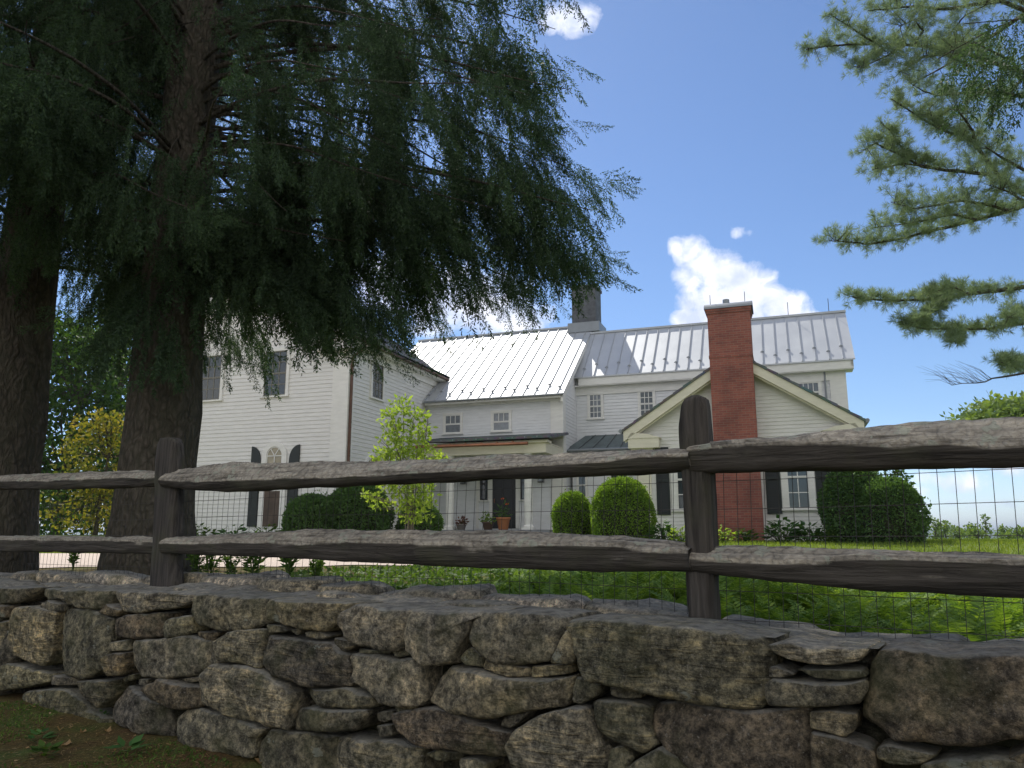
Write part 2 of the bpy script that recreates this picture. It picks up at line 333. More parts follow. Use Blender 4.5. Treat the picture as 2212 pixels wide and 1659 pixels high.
def m_ground():
    m, t, b = mat('ground'); g = N(t, 'ShaderNodeNewGeometry'); P = g.outputs['Position']
    def nz(s, d=6, r=.6):
        n = N(t, 'ShaderNodeTexNoise', inp={'Scale': s, 'Detail': float(d), 'Roughness': r}); lk(t, P, n.inputs[0]); return n.outputs[0]
    moss = ramp(t, nz(3.0), [(0.38, (0.10, 0.065, 0.03)), (0.52, (0.10, 0.085, 0.03)), (0.66, (0.07, 0.10, 0.025))])
    moss = mixc(t, 1.0, moss, ramp(t, nz(60, 4), [(0.3, (.5, .5, .5)), (0.7, (1.5, 1.4, 1.3))]), 'MULTIPLY')
    moss = mixc(t, ramp(t, nz(160, 2), [(0.6, (0, 0, 0)), (0.66, (.6, .6, .6))]), moss, (0.30, 0.22, 0.12))
    lawn = ramp(t, nz(0.6), [(0.35, (0.10, 0.15, 0.03)), (0.6, (0.16, 0.20, 0.05)), (0.75, (0.26, 0.24, 0.10))])
    lawn = mixc(t, 1.0, lawn, ramp(t, nz(25, 4), [(0.3, (.7, .7, .7)), (0.7, (1.3, 1.3, 1.3))]), 'MULTIPLY')
    far = ramp(t, nz(0.02, 6), [(0.35, (0.03, 0.06, 0.02)), (0.6, (0.06, 0.10, 0.03)), (0.75, (0.14, 0.17, 0.06))])
    sp = N(t, 'ShaderNodeSeparateXYZ'); lk(t, P, sp.inputs[0])
    d = M_(t, 'ADD', M_(t, 'MULTIPLY', sp.outputs[0], 0.54), M_(t, 'MULTIPLY', sp.outputs[1], 0.84))   # across the wall
    f = ramp(t, M_(t, 'MULTIPLY', d, 0.1), [(0.40, (0, 0, 0)), (0.55, (1, 1, 1))])
    shx = M_(t, 'MULTIPLY', M_(t, 'ADD', sp.outputs[0], 1.2), 0.5, clamp=True); shy = M_(t, 'MULTIPLY', M_(t, 'SUBTRACT', sp.outputs[1], 10.6), 0.5, clamp=True)
    f = M_(t, 'MULTIPLY', M_(t, 'MAXIMUM', shx, shy), f)
    c = mixc(t, f, moss, lawn)
    f2 = ramp(t, M_(t, 'MULTIPLY', sp.outputs[1], 0.005), [(0.27, (0, 0, 0)), (0.35, (1, 1, 1))])
    c = mixc(t, f2, c, far)
    lk(t, c, b.inputs['Base Color']); S(b, Roughness=0.95, Specular_IOR_Level=0.1)
    bp = N(t, 'ShaderNodeBump', inp={'Strength': 0.9, 'Distance': 0.02}); lk(t, M_(t, 'ADD', nz(60, 6, .7), nz(12)), bp.inputs['Height']); lk(t, bp.outputs[0], b.inputs['Normal'])
    return m

MS = m_stone(); MBARK = m_bark(); MBRICK = m_brick(); MROOF = m_metalroof(); MSLATE = m_slate(); MGROUND = m_ground()
MWHITE = m_paint('white_paint', (0.80, 0.79, 0.76)); MTRIM = m_paint('trim_paint', (0.84, 0.83, 0.79)); MVEILED = m_paint('veiled_white_paint', (0.80, 0.81, 0.82)); MCREAM = m_paint('cream_paint', (0.80, 0.76, 0.62))  # the cooler white paints a bluish veil onto middle and right walls
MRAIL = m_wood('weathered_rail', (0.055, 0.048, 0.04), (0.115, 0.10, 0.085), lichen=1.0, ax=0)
MPOST = m_wood('weathered_post', (0.055, 0.048, 0.042), (0.12, 0.105, 0.09), ax=2)
MWIRE = simple('galvanised_wire', (0.07, 0.065, 0.06), 0.75, 0.2)
MGLASS = simple('window_glass', (0.035, 0.045, 0.05), 0.06, spec=0.9)
MGLASSC = simple('curtained_glass', (0.17, 0.19, 0.21), 0.12, var=0.25, scale=8, spec=0.8)
MSHUT = simple('black_shutter', (0.02, 0.026, 0.026), 0.5)
MSASHG = simple('grey_sash', (0.20, 0.19, 0.16), 0.6)
MBLACK = simple('black_paint', (0.016, 0.017, 0.02), 0.4)
MCOPPER = simple('copper', (0.36, 0.16, 0.09), 0.4, 0.8, var=0.3)
MCOPPERD = simple('aged_copper', (0.13, 0.075, 0.055), 0.5, 0.5, var=0.3)
MTERRA = simple('terracotta', (0.45, 0.18, 0.08), 0.8, var=0.15)
MGRAVEL = simple('gravel', (0.52, 0.43, 0.36), 0.95, var=0.25, scale=25, bump=0.6, bscale=60)
MCURT = simple('brown_panel', (0.09, 0.065, 0.05), 0.7, var=0.3)
MTANG = simple('tan_curtain_glass', (0.30, 0.26, 0.17), 0.15, var=0.25, scale=6, spec=0.7)
MLEAD = simple('lead_cap', (0.26, 0.28, 0.30), 0.5, 0.4)
MSPRUCE = leafmat('spruce_needles', (0.034, 0.058, 0.036), (0.066, 0.108, 0.058), (0.10, 0.155, 0.07), trans=0.3, tcol=(1.3, 1.5, .6))
MPINE = leafmat('pine_needles', (0.13, 0.18, 0.115), (0.22, 0.28, 0.16), (0.34, 0.38, 0.21), trans=0.4, tcol=(1.25, 1.35, .95), big=1.2)
MDOG = leafmat('dogwood_leaves', (0.20, 0.30, 0.05), (0.32, 0.43, 0.09), (0.44, 0.53, 0.13), trans=0.5, tcol=(1.25, 1.25, .5))
MBOX = leafmat('clipped_leaves', (0.10, 0.18, 0.03), (0.18, 0.29, 0.05), (0.28, 0.40, 0.08), trans=0.4)
MBOXD = leafmat('dark_clipped_leaves', (0.055, 0.11, 0.04), (0.10, 0.18, 0.06), (0.17, 0.27, 0.09), trans=0.35)
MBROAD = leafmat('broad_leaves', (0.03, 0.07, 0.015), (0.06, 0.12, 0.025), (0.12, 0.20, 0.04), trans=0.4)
MAMBER = leafmat('amber_leaves', (0.11, 0.14, 0.03), (0.20, 0.19, 0.04), (0.27, 0.20, 0.05), trans=0.5, tcol=(1.5, 1.35, .5))
MFERN = leafmat('fern_fronds', (0.07, 0.14, 0.03), (0.15, 0.25, 0.05), (0.30, 0.40, 0.09), trans=0.45, tcol=(1.5, 1.4, .5), big=1.5)
MHOSTA = leafmat('hosta_leaves', (0.04, 0.10, 0.03), (0.08, 0.17, 0.05), (0.13, 0.24, 0.07), trans=0.3)
MCOVER = leafmat('ground_cover_leaves', (0.04, 0.085, 0.02), (0.09, 0.155, 0.035), (0.18, 0.26, 0.06), trans=0.35)
MGRASS = leafmat('grass_blades', (0.12, 0.18, 0.03), (0.20, 0.26, 0.05), (0.30, 0.33, 0.09), trans=0.4)
MFAR = leafmat('distant_leaves', (0.11, 0.17, 0.06), (0.18, 0.25, 0.09), (0.26, 0.33, 0.12), trans=0.35)  # lightened to paint haze into the far foliage
MDRY = leafmat('dry_leaves', (0.20, 0.12, 0.05), (0.32, 0.21, 0.10), (0.42, 0.33, 0.20), trans=0.2)
MHILL = simple('hill_forest', (0.05, 0.085, 0.04), 0.95, var=0.4, scale=0.01)

def build_haze():
    m = bpy.data.materials.new('haze'); m.use_nodes = True; t = m.node_tree; t.nodes.clear()
    v = N(t, 'ShaderNodeVolumePrincipled', inp={'Color': (0.90, 0.95, 1.0, 1), 'Density': 0.00028, 'Anisotropy': 0.7}); o_ = N(t, 'ShaderNodeOutputMaterial'); lk(t, v.outputs[0], o_.inputs['Volume'])
    b = MB(); b.box(-11500, 11500, -11500, 11500, -130, 70); o = b.build('haze', m); tag(o, kind='stuff')
build_haze()

# ------------------------------------------------------------------ fence line and wall frame
RP = at(1505, 1345, 2.9); LP = at(368, 1252, 4.7)
RP2 = Vector((RP.x, RP.y, 0)); LP2 = Vector((LP.x, LP.y, 0))
FD = (RP2-LP2).normalized(); SPAN = (RP2-LP2).length       # along the fence, to the right
FN = Vector((FD.y, -FD.x, 0))                                # towards the camera
if FN.dot(Vector((0, -1, 0))) < 0: FN = -FN
def FP(s, t, z): return RP2+FD*s+FN*t+Vector((0, 0, z))     # s along from right post, t towards camera
def fhit(u, v, t=0.0):
    p = plane_hit(u, v, FP(0, t, 0), FN); return (p-RP2).dot(FD), p.z
FACE = 0.36; BACK = -0.34
def sst(a, b, x):
    x = max(0, min(1, (x-a)/(b-a))); return x*x*(3-2*x)

# ------------------------------------------------------------------ terrain
FOOT = [fhit(u, v, FACE) for (u, v) in ((0, 1508), (180, 1545), (380, 1592), (560, 1660))]
def gz(x, y):
    p = Vector((x, y, 0))-RP2; s = p.dot(FD); t = p.dot(FN)
    if t > 0.0:   # road side of the wall
        if s < FOOT[0][0]: z = FOOT[0][1]+.02*(FOOT[0][0]-s)
        else:
            z = FOOT[-1][1]-.16*(s-FOOT[-1][0])
            for (a, za), (b, zb_) in zip(FOOT[:-1], FOOT[1:]):
                if a <= s <= b: z = za+(zb_-za)*(s-a)/(b-a)
        z = max(z, -0.15)
        if t > 0.36: z -= 0.10*(t-0.36)
        z = max(z, -0.3)
        z += 0.03*noise.noise(Vector((x*1.3, y*1.3, 0)))+0.012*noise.noise(Vector((x*6, y*6, 3)))
        return z
    z = 1.06
    bx = sst(-1, 5, x)
    z += (1-bx)*0.42*sst(19.3, 23.5, y)+bx*0.24*sst(9, 20, y)
    d = sqrt((x-1)**2*0.8+(y-22)**2)
    if d > 17: z -= min(0.07*(d-17)+0.0005*(d-17)**2, 60)
    if d < 40: z += 0.025*noise.noise(Vector((x*.7, y*.7, 0)))
    return z
def build_ground():
    def axis(lo, hi, fine, lo_f, hi_f, grow):
        a = [lo_f]
        while a[-1] < hi_f: a.append(a[-1]+fine)
        st = fine
        while a[-1] < hi: st *= grow; a.append(a[-1]+st)
        st = fine; b = [lo_f]
        while b[-1] > lo: st *= grow; b.append(b[-1]-st)
        return sorted(set(b[1:]+a))
    ss = axis(-9000, 9000, 0.12, -7, 3.5, 1.09); tt = axis(-9000, 60, 0.07, -0.0701, 3.2, 1.09)
    tt = sorted(set([round(t, 4) for t in tt]+[-0.001, 0.001]))
    V = []; ns = len(ss)
    for t in tt:
        for s in ss:
            p = FP(s, t, 0); V.append((p.x, p.y, gz(p.x, p.y)))
    F = []
    for i in range(len(tt)-1):
        for j in range(ns-1):
            F.append((i*ns+j, (i+1)*ns+j, (i+1)*ns+j+1, i*ns+j+1))
    o = np_obj('ground', V, F, MGROUND, smooth=True); tag(o, kind='structure'); return o
build_ground()

# drive: a sheet just above the ground
def sheet(name, pts_fn, nx, ny, m, lift=0.006):
    V = []; F = []
    for i in range(ny+1):
        for j in range(nx+1):
            x, y = pts_fn(j/nx, i/ny); V.append((x, y, gz(x, y)+lift))
    for i in range(ny):
        for j in range(nx):
            a = i*(nx+1)+j; F.append((a, a+1, a+nx+2, a+nx+1))
    o = np_obj(name, V, F, m, smooth=True); tag(o, kind='structure'); return o
def drv(a, b):
    x = -22+a*22.6
    y0 = 10.9+0.9*max(0, (x+6)/6)**2+0.15*sin(x*2.1)+0.1*sin(x*5)
    y1 = 18.6-4.2*max(0, (x+5)/5.6)**2*(1 if x > -5 else 0)
    return x, y0+(y1-y0)*b
sheet('gravel_drive', drv, 120, 40, MGRAVEL, 0.012)

# distant hills
def hills(name, Y, x0, x1, hfn, depth):
    V = []; n = 160; F = []
    for i in range(n+1):
        x = x0+(x1-x0)*i/n; h = hfn(x)
        for k in range(7):
            q = k/6.0
            V.append((x, Y+depth*q, -64+(h+64)*sin(pi*q)))
    for i in range(n):
        for k in range(6): F.append((i*7+k, (i+1)*7+k, (i+1)*7+k+1, i*7+k+1))
    o = np_obj(name, V, F, MHILL, smooth=True); tag(o, kind='structure')
hills('hills', 2300, -4200, 4200, lambda x: 12+8*exp(-((x-1480)/350)**2)+6*noise.noise(Vector((x*.0016, 2, 0)))+3*noise.noise(Vector((x*.005, 5, 0))), 500)
hills('hills', 1300, -3000, 3000, lambda x: -9+7*noise.noise(Vector((x*.0025, 9, 0)))+3*noise.noise(Vector((x*.01, 1, 0))), 400)

# ------------------------------------------------------------------ farmhouse (local frame: x along the facade, y away, z up)
AH = radians(19.4)
r0 = ray(748, 900); HO = Vector((r0.x/r0.y*23, 23, 0))
house = empty('farmhouse', HO, -AH, label='white clapboard farmhouse with metal and slate roofs and red brick chimney', cat='house')
def fr(b):   # facing -y at depth b : (s, outward, z)
    return lambda s, o, z: (s, b-o, z)
def sx(a):   # facing +x at a : s runs along +y
    return lambda s, o, z: (a+o, s, z)
def clap(mb, pl, ext, z0, z1, e=0.118):
    z = z0
    while z < z1-1e-4:
        zt = min(z+e, z1); a0, a1 = ext(z); b0, b1 = ext(zt)
        if a1-a0 > 0.02:
            if b1-b0 < 0.01: b0 = b1 = (a0+a1)/2-0.0; b1 += 0.01
            k = max(1, int((a1-a0)/1.1)); js = [0]+sorted(R.uniform(.05, .95) for _ in range(k-1))+[1]
            for q0, q1 in zip(js[:-1], js[1:]):
                o_ = R.uniform(.018, .0228); o2 = R.uniform(.018, .0228)
                mb.quad(pl(a0+(a1-a0)*q0, o_, z), pl(a0+(a1-a0)*q1, o2, z), pl(b0+(b1-b0)*q1, .005, zt), pl(b0+(b1-b0)*q0, .005, zt))
                mb.quad(pl(a0+(a1-a0)*q0, 0, z), pl(a0+(a1-a0)*q1, 0, z), pl(a0+(a1-a0)*q1, o2, z), pl(a0+(a1-a0)*q0, o_, z))
        z += e
def pbox(mb, pl, s0, s1, o0, o1, z0, z1):
    n = len(mb.v)
    mb.v += [pl(s0,o0,z0), pl(s1,o0,z0), pl(s1,o1,z0), pl(s0,o1,z0), pl(s0,o0,z1), pl(s1,o0,z1), pl(s1,o1,z1), pl(s0,o1,z1)]
    mb.f += [(n,n+1,n+2,n+3),(n+4,n+7,n+6,n+5),(n,n+4,n+5,n+1),(n+1,n+5,n+6,n+2),(n+2,n+6,n+7,n+3),(n+3,n+7,n+4,n)]
def window(pl, s0, s1, z0, z1, cols=3, rt=2, rb=2, casing=0.10, msash=None, mglass=None, mcase=None, mid=None, sill=True, lower_plain=False, label=None):
    msash = msash or MTRIM; mglass = mglass or MGLASS; mcase = mcase or MTRIM
    c = MB()
    pbox(c, pl, s0-casing, s0, .0, .062, z0, z1); pbox(c, pl, s1, s1+casing, .0, .062, z0, z1)
    pbox(c, pl, s0-casing-.01, s1+casing+.01, .0, .068, z1, z1+casing)
    if sill: pbox(c, pl, s0-casing-.03, s1+casing+.03, .0, .09, z0-.05, z0)
    wo_ = c.build('window', mcase, house)
    if label: wo_['label'] = label
    mid = mid if mid is not None else (z0+z1)/2
    f = MB(); t = 0.035; th = .012
    for (a, b, off, rows, nc) in ((z0, mid, .012, rb, cols), (mid-.012, z1, .020, rt, cols)):
        if lower_plain and a == z0: rows, nc = 1, 1
        off += .02; pbox(f, pl, s0, s0+t, .024, off+.012, a, b); pbox(f, pl, s1-t, s1, .024, off+.012, a, b)
        pbox(f, pl, s0+t, s1-t, .024, off+.012, a, a+t); pbox(f, pl, s0+t, s1-t, .024, off+.012, b-t, b)
        for k in range(1, nc):
            x = s0+t+(s1-s0-2*t)*k/nc; pbox(f, pl, x-th, x+th, .026, off+.006, a+t, b-t)
        for k in range(1, rows):
            z = a+t+(b-a-2*t)*k/rows; pbox(f, pl, s0+t, s1-t, .025, off+.004, z-th, z+th)
    f.build('sash', msash, wo_)
    g = MB(); pbox(g, pl, s0+.005, s1-.005, .0235, .0275, z0+.005, z1-.005); g.build('pane', mglass, wo_)
    return wo_
def shutter(pl, s0, s1, z0, z1, arch=0):
    m = MB(); o = .035
    if not arch:
        pbox(m, pl, s0, s0+.05, .025, .06, z0, z1); pbox(m, pl, s1-.05, s1, .025, .06, z0, z1)
        for a in (z0, (z0+z1)/2-.04, z1-.08): pbox(m, pl, s0+.05, s1-.05, .025, .058, a, a+.08)
        z = z0+.09
        while z < z1-.1:
            m.quad(pl(s0+.05, .05, z), pl(s1-.05, .05, z), pl(s1-.05, .03, z+.04), pl(s0+.05, .03, z+.04)); z += .045
        pbox(m, pl, s0+.05, s1-.05, .024, .03, z0+.08, z1-.08)
    else:
        pts = []; n = 12; w_ = s1-s0
        for i in range(n+1):
            q = i/n*pi/2
            # quarter arch: high on the outer side
            if arch > 0: pts.append((s0+w_*(1-cos(q)) if False else s1-w_*cos(q), z1-w_*1.25+w_*1.25*sin(q)))
            else: pts.append((s0+w_*cos(q), z1-w_*1.25+w_*1.25*sin(q)))
        if arch > 0: pts = [(s1, z0), (s0, z0)]+pts
        else: pts = [(s0, z0), (s1, z0)]+pts
        n = len(pts); a = [pl(p[0], .02, p[1]) for p in pts]; b = [pl(p[0], .06, p[1]) for p in pts]
        m.poly(a[::-1]); m.poly(b)
        for i in range(n): m.quad(a[i], a[(i+1) % n], b[(i+1) % n], b[i])
    return m.build('shutter', MSHUT, house)

# ---- left wing (gable towards the camera)
LA0, LA1, LB = -7.7, 0.0, 7.75
LRX, LRZ, LEZ = -3.85, 10.25, 7.45      # ridge, eave height
pL = fr(0.0)
def rakez(a, apx=LRX, apz=LRZ):
    d = abs(a-apx); return apz-0.695*d if d < 3.3 else apz-0.695*3.3-0.50*(d-3.3)
def L_ext(z):
    if z < 7.4: return LA0, LA1
    d = (LRZ-.12-z)/0.695; return max(LA0, LRX-d), min(LA1, LRX+d)
m = MB(); clap(m, pL, L_ext, 1.2, 10.1, .125); 
m.poly([pL(LA0, 0, 1.0), pL(LA1, 0, 1.0), pL(LA1, 0, 7.4), pL(LRX, 0, LRZ-.12), pL(LA0, 0, 7.4)])
m.build('wall', MWHITE, house)
pLs = sx(0.0)
m = MB(); clap(m, pLs, lambda z: (0.0, LB), 1.2, 7.3, .125); m.quad((0, 0, 1.0), (0, LB, 1.0), (0, LB, 7.4), (0, 0, 7.4)); m.build('wall', MWHITE, house)
m = MB(); m.quad((LA0, 0, 1.0), (LA0, 0, 7.4), (LA0, LB, 7.4), (LA0, LB, 1.0))
m.poly([(LA1, LB, 1.0), (LA0, LB, 1.0), (LA0, LB, 7.4), (LRX, LB, LRZ-.12), (LA1, LB, 7.4)]); m.build('wall', MWHITE, house)
# corner pilasters, frieze, cornice return, rake boards
m = MB()
pbox(m, pL, -.50, .03, .023, .06, 1.2, 7.0); pbox(m, pL, -.56, .09, .0, .10, 7.0, 7.06)
pbox(m, pLs, -.059, .30, .024, .06, 1.2, 7.0)
m.build('corner_board', MTRIM, house)
m = MB(); pbox(m, pL, -7.73, -7.2, .023, .06, 1.2, 7.0); m.build('corner_board', MTRIM, house)
m = MB(); pbox(m, pLs, -.0, LB-.3, .024, .07, 7.03, 7.36); m.build('frieze', MTRIM, house)
for sgn in (1, -1):
    m = MB()
    X = lambda a: LRX+sgn*(a-LRX)
    a0, a1 = sorted((X(-1.05), X(.30)))
    m.box(a0, a1, -.34, .0-.023, 7.06, 7.36)
    m.prism([(X(-1.15), 7.36), (X(.32), 7.36), (X(-.0), 7.60)][::sgn], -.36, -.03)
    m.build('cornice_return', MTRIM, house)
m = MB()
def rake_strip(m, sgn, lo, hi, y0, y1, n=26, dmax=4.22, rz=rakez, apx=LRX):
    pr = None
    for i in range(n+1):
        d = dmax*i/n; a = apx+sgn*d; z = rz(a)
        cur = [(a, y0, z+lo), (a, y1, z+lo), (a, y1, z+hi), (a, y0, z+hi)]
        if pr:
            for k in range(4):
                k2 = (k+1) % 4; q = (pr[k], pr[k2], cur[k2], cur[k])
                m.quad(*(q if sgn < 0 else q[::-1]))
        else: m.quad(*cur)
        pr = cur
    m.quad(*pr)
for sgn in (1, -1): rake_strip(m, sgn, -.36, -.06, -.36, -.30); rake_strip(m, sgn, -.12, -.062, -.30, -.0)
m.build('rake_board', MTRIM, house)
def slate_roof(name, sgn, y0, y1, apx, dmax, rz, course=0.17, mt=None):
    m = MB(); L = 0; d = 0
    while d < dmax-1e-3:
        d2 = min(d+course, dmax); a0, a1 = apx+sgn*d, apx+sgn*d2; z0 = rz(a0); z1 = rz(a1)
        q = [(a0, y0, z0+.004), (a1, y0, z1+.034), (a1, y1, z1+.034), (a0, y1, z0+.004)]
        m.quad(*(q if sgn > 0 else q[::-1]))
        q = [(a1, y0, z1), (a1, y1, z1), (a1, y1, z1+.034), (a1, y0, z1+.034)]
        m.quad(*(q if sgn > 0 else q[::-1]))
        q = [(a0, y0, z0-.055), (a1, y0, z1-.055), (a1, y0, z1+.034), (a0, y0, z0+.01)]
        m.quad(*q)
        m.quad((a0, y0, z0-.055), (a0, y1, z0-.055), (a1, y1, z1-.055), (a1, y0, z1-.055))
        m.quad((a0, y1, z0-.055), (a1, y1, z1-.055), (a1, y1, z1+.034), (a0, y1, z0+.01))
        d = d2
    return m.build(name, mt or MSLATE, house)
for sgn in (1, -1): slate_roof('roof', sgn, -.42, LB+.3, LRX, 4.25, rakez)
m = MB(); m.prism([(LRX-.14, LRZ-.02), (LRX+.14, LRZ-.02), (LRX, LRZ+.10)], -.44, LB+.3); m.build('ridge_cap', MLEAD, house)
# soffit + fascia on the long side
m = MB(); m.box(.075, .34, -.30, LB+.2, 7.26, 7.29); m.box(.30, .35, -.30, LB+.2, 7.29, 7.37); m.build('soffit', MTRIM, house)
# gutter + downspout (copper)
m = MB(); m.tube([(.42, -.38, 7.37), (.42, LB+.1, 7.35)], .055, 8); m.build('gutter', MCOPPERD, house)
m = MB(); m.tube([(.42, .28, 7.33), (.40, .25, 7.2), (.32, .16, 7.05), (.15, .10, 6.93), (.11, .06, 6.8), (.11, .05, 6.6), (.11, .05, 1.4)], .045, 10); m.build('downspout', MCOPPERD, house)
window(pL, -5.53, -4.72, 5.80, 7.28, msash=MSASHG)
window(pL, -3.02, -2.20, 5.80, 7.24, msash=MSASHG)
window(pLs, 1.42, 2.10, 5.85, 7.0, cols=3, msash=MSASHG)
# tall arched window with shutters
def arch_pts(cx, r, z0, zs, n=16, ks=1.0):
    return [(cx+r, z0), (cx+r, zs)]+[(cx+r*cos(pi*i/n), zs+r*ks*sin(pi*i/n)) for i in range(1, n)]+[(cx-r, zs), (cx-r, z0)]
def archwin(pl, cx, r, z0, zs, casing=.16, mglass=None, ks=1.0, cols=2, low=None):
    c = MB(); a = arch_pts(cx, r, z0, zs, ks=ks); b = arch_pts(cx, r+casing, z0, zs, ks=(r*ks+casing)/(r+casing))
    for o in (.06,):
        for i in range(len(a)-1):
            c.quad(pl(a[i][0], o, a[i][1]), pl(b[i][0], o, b[i][1]), pl(b[i+1][0], o, b[i+1][1]), pl(a[i+1][0], o, a[i+1][1]))
            c.quad(pl(b[i][0], 0, b[i][1]), pl(b[i+1][0], 0, b[i+1][1]), pl(b[i+1][0], o, b[i+1][1]), pl(b[i][0], o, b[i][1]))
            c.quad(pl(a[i][0], 0, a[i][1]), pl(a[i][0], o, a[i][1]), pl(a[i+1][0], o, a[i+1][1]), pl(a[i+1][0], 0, a[i+1][1]))
    w_ = c.build('window', MTRIM, house)
    s = MB(); T = .022
    def bar(x0, z0_, x1, z1_, wd=.014):
        d = Vector((x1-x0, z1_-z0_)); L = d.length; d /= L; nx, nz_ = -d.y*wd, d.x*wd
        q = [(x0+nx, z0_+nz_), (x0-nx, z0_-nz_), (x1-nx, z1_-nz_), (x1+nx, z1_+nz_)]
        s.quad(*[pl(p[0], .038, p[1]) for p in q]); 
    i_ = arch_pts(cx, r-.035, z0, zs, ks=ks)
    for i in range(len(a)-1):
        s.quad(pl(i_[i][0], .036, i_[i][1]), pl(a[i][0], .036, a[i][1]), pl(a[i+1][0], .036, a[i+1][1]), pl(i_[i+1][0], .036, i_[i+1][1]))
    bar(cx-r, zs, cx+r, zs); bar(cx, z0, cx, zs)
    bar(cx, zs, cx-r*.55, zs+r*ks*.83); bar(cx, zs, cx+r*.55, zs+r*ks*.83)
    s.build('sash', MTRIM, w_)
    g = MB(); g.poly([pl(p[0], .0245, p[1]) for p in a]); g.build('pane', mglass or MGLASS, w_)
    return w_
archwin(pL, -2.47, .29, 3.2, 3.90, mglass=MTANG)
m = MB(); pbox(m, pL, -2.76, -2.18, .024, .045, 1.75, 2.82); m.build('panel', MCURT, house)
m = MB(); pbox(m, pL, -2.94, -2.76, .023, .055, 1.6, 3.2); pbox(m, pL, -2.18, -2.0, .023, .055, 1.6, 3.2); pbox(m, pL, -2.76, -2.18, .023, .05, 2.82, 3.2); m.build('window_casing', MTRIM, house)
shutter(pL, -3.32, -2.98, 1.75, 4.22, arch=-1); shutter(pL, -1.92, -1.56, 1.75, 4.22, arch=1)
# side wall: arched opening with dark upper light and a white glazed door row
archwin(pLs, 1.85, .75, 3.0, 3.30, casing=.10, mglass=MTANG, ks=.9)
window(pLs, 1.15, 2.55, 2.0, 2.95, cols=6, rt=1, rb=1, mglass=MGLASSC)

# ---- middle block
MBF = 5.5; MX0, MX1 = -0.0, 5.22
pM = fr(MBF)
def mz(b): return 6.30+(b-5.12)*0.752
m = MB(); m.quad(pM(MX0, 0, 1), pM(MX1, 0, 1), pM(MX1, 0, 6.45), pM(MX0, 0, 6.45))
clap(m, pM, lambda z: (MX0, MX1), 4.85, 6.2, .10)
m.build('wall', MVEILED, house)
pMs = sx(MX1)
m = MB(); clap(m, pMs, lambda z: (MBF, 7.5), 1.2, 6.5, .118); m.poly([(MX1, MBF, 1), (MX1, 7.5, 1), (MX1, 10, 1), (MX1, 10, mz(10)-.1), (MX1, MBF, mz(MBF)-.1)]); m.build('wall', MVEILED, house)
m = MB(); pbox(m, pM, 4.82, 5.25, .023, .055, 1.2, 6.1); pbox(m, pMs, MBF-.054, MBF+.28, .024, .055, 1.2, 6.3); pbox(m, pM, 0, 5.25, .023, .06, 6.1, 6.42)
m.build('corner_board', MTRIM, house)
def seam_roof(x0, x1, b0, b1, zf, pitch, name='roof', guards=True, m_=None, x_fn=None, gl=.50, start=None):
    m = MB(); th = .05
    m.quad((x0, b0, zf(b0)), (x1, b0, zf(b0)), (x1, b1, zf(b1)), (x0, b1, zf(b1)))
    m.quad((x0, b0, zf(b0)-th), (x0, b1, zf(b1)-th), (x1, b1, zf(b1)-th), (x1, b0, zf(b0)-th))
    m.quad((x0, b0, zf(b0)-th), (x1, b0, zf(b0)-th), (x1, b0, zf(b0)), (x0, b0, zf(b0)))
    for x in (x0, x1): m.quad((x, b0, zf(b0)-th), (x, b1, zf(b1)-th), (x, b1, zf(b1)), (x, b0, zf(b0)))
    o = m.build(name, m_ or MROOF, house)
    sm = MB(); gm = MB(); x = (start if start is not None else x0+.04); k = 0
    while x < x1:
        a = (x-.010, x+.010)
        P = [(a[0], b0, zf(b0)), (a[1], b0, zf(b0)), (a[1], b1, zf(b1)), (a[0], b1, zf(b1))]; h = .032
        Q = [(p[0], p[1]-.02, p[2]+h) for p in P]
        sm.quad(*Q); sm.quad(P[0], P[3], Q[3], Q[0]); sm.quad(P[1], Q[1], Q[2], P[2]); sm.quad(P[0], Q[0], Q[1], P[1])
        if guards:
            b = b0+(gl if k % 2 else gl*.62); z = zf(b)
            if not hasattr(seam_roof, 'g'):
                gm = MB(); gm.box(-.06, .06, -.012, .012, .035, .07); gm.box(-.018, .018, -.01, .05, .02, .07); gm.box(-.03, .03, -.013, .013, .07, .088)
                g0 = gm.build('snow_guard', MLEAD); seam_roof.g = g0
            else: g0 = seam_roof.g.copy(); C.objects.link(g0)
            g0.parent = o; g0.location = (x, b, z)
        x += pitch; k += 1
    sm.build('seam', MSEAM, o)
    return o
MSEAM = simple('roof_seam', (0.42, 0.44, 0.46), 0.5, 0.4)
seam_roof(-2.6, 5.38, 5.12, 10.0, mz, .42, start=-2.4)
m = MB(); m.quad((-2.6, 10.0, mz(10)), (5.38, 10.0, mz(10)), (5.38, 14, mz(6)), (-2.6, 14, mz(6))); m.build('roof', MROOF, house)
m = MB(); m.prism([(-2.6, 9.97)], 0, 0) if False else None
m.box(-2.62, 5.40, 9.92, 10.08, mz(10)-.02, mz(10)+.05); m.build('ridge_cap', MSEAM, house)
m = MB(); m.box(.10, 5.36, 5.18, 5.47, 6.22, 6.25); m.box(.10, 5.37, 5.14, 5.18, 6.16, 6.30)
m.build('fascia', MTRIM, house)
m = MB(); m.tube([(.1, 5.08, 6.26), (5.38, 5.08, 6.26)], .04, 8); m.build('gutter', MLEAD, house)
m = MB()
P = [(5.28, 5.14, mz(5.14)-.06), (5.28, 10, mz(10)-.06), (5.28, 10, mz(10)-.30), (5.28, 5.14, mz(5.14)-.30)]
Q = [(5.36, p[1], p[2]) for p in P]; m.quad(*P[::-1]); m.quad(*Q)
for i in range(4): m.quad(P[i], P[(i+1) % 4], Q[(i+1) % 4], Q[i])
m.build('rake_board', MTRIM, house)
window(pM, .78, 1.42, 5.13, 5.80, cols=3, rt=1, rb=1, casing=.07, mglass=MGLASSC, lower_plain=True)
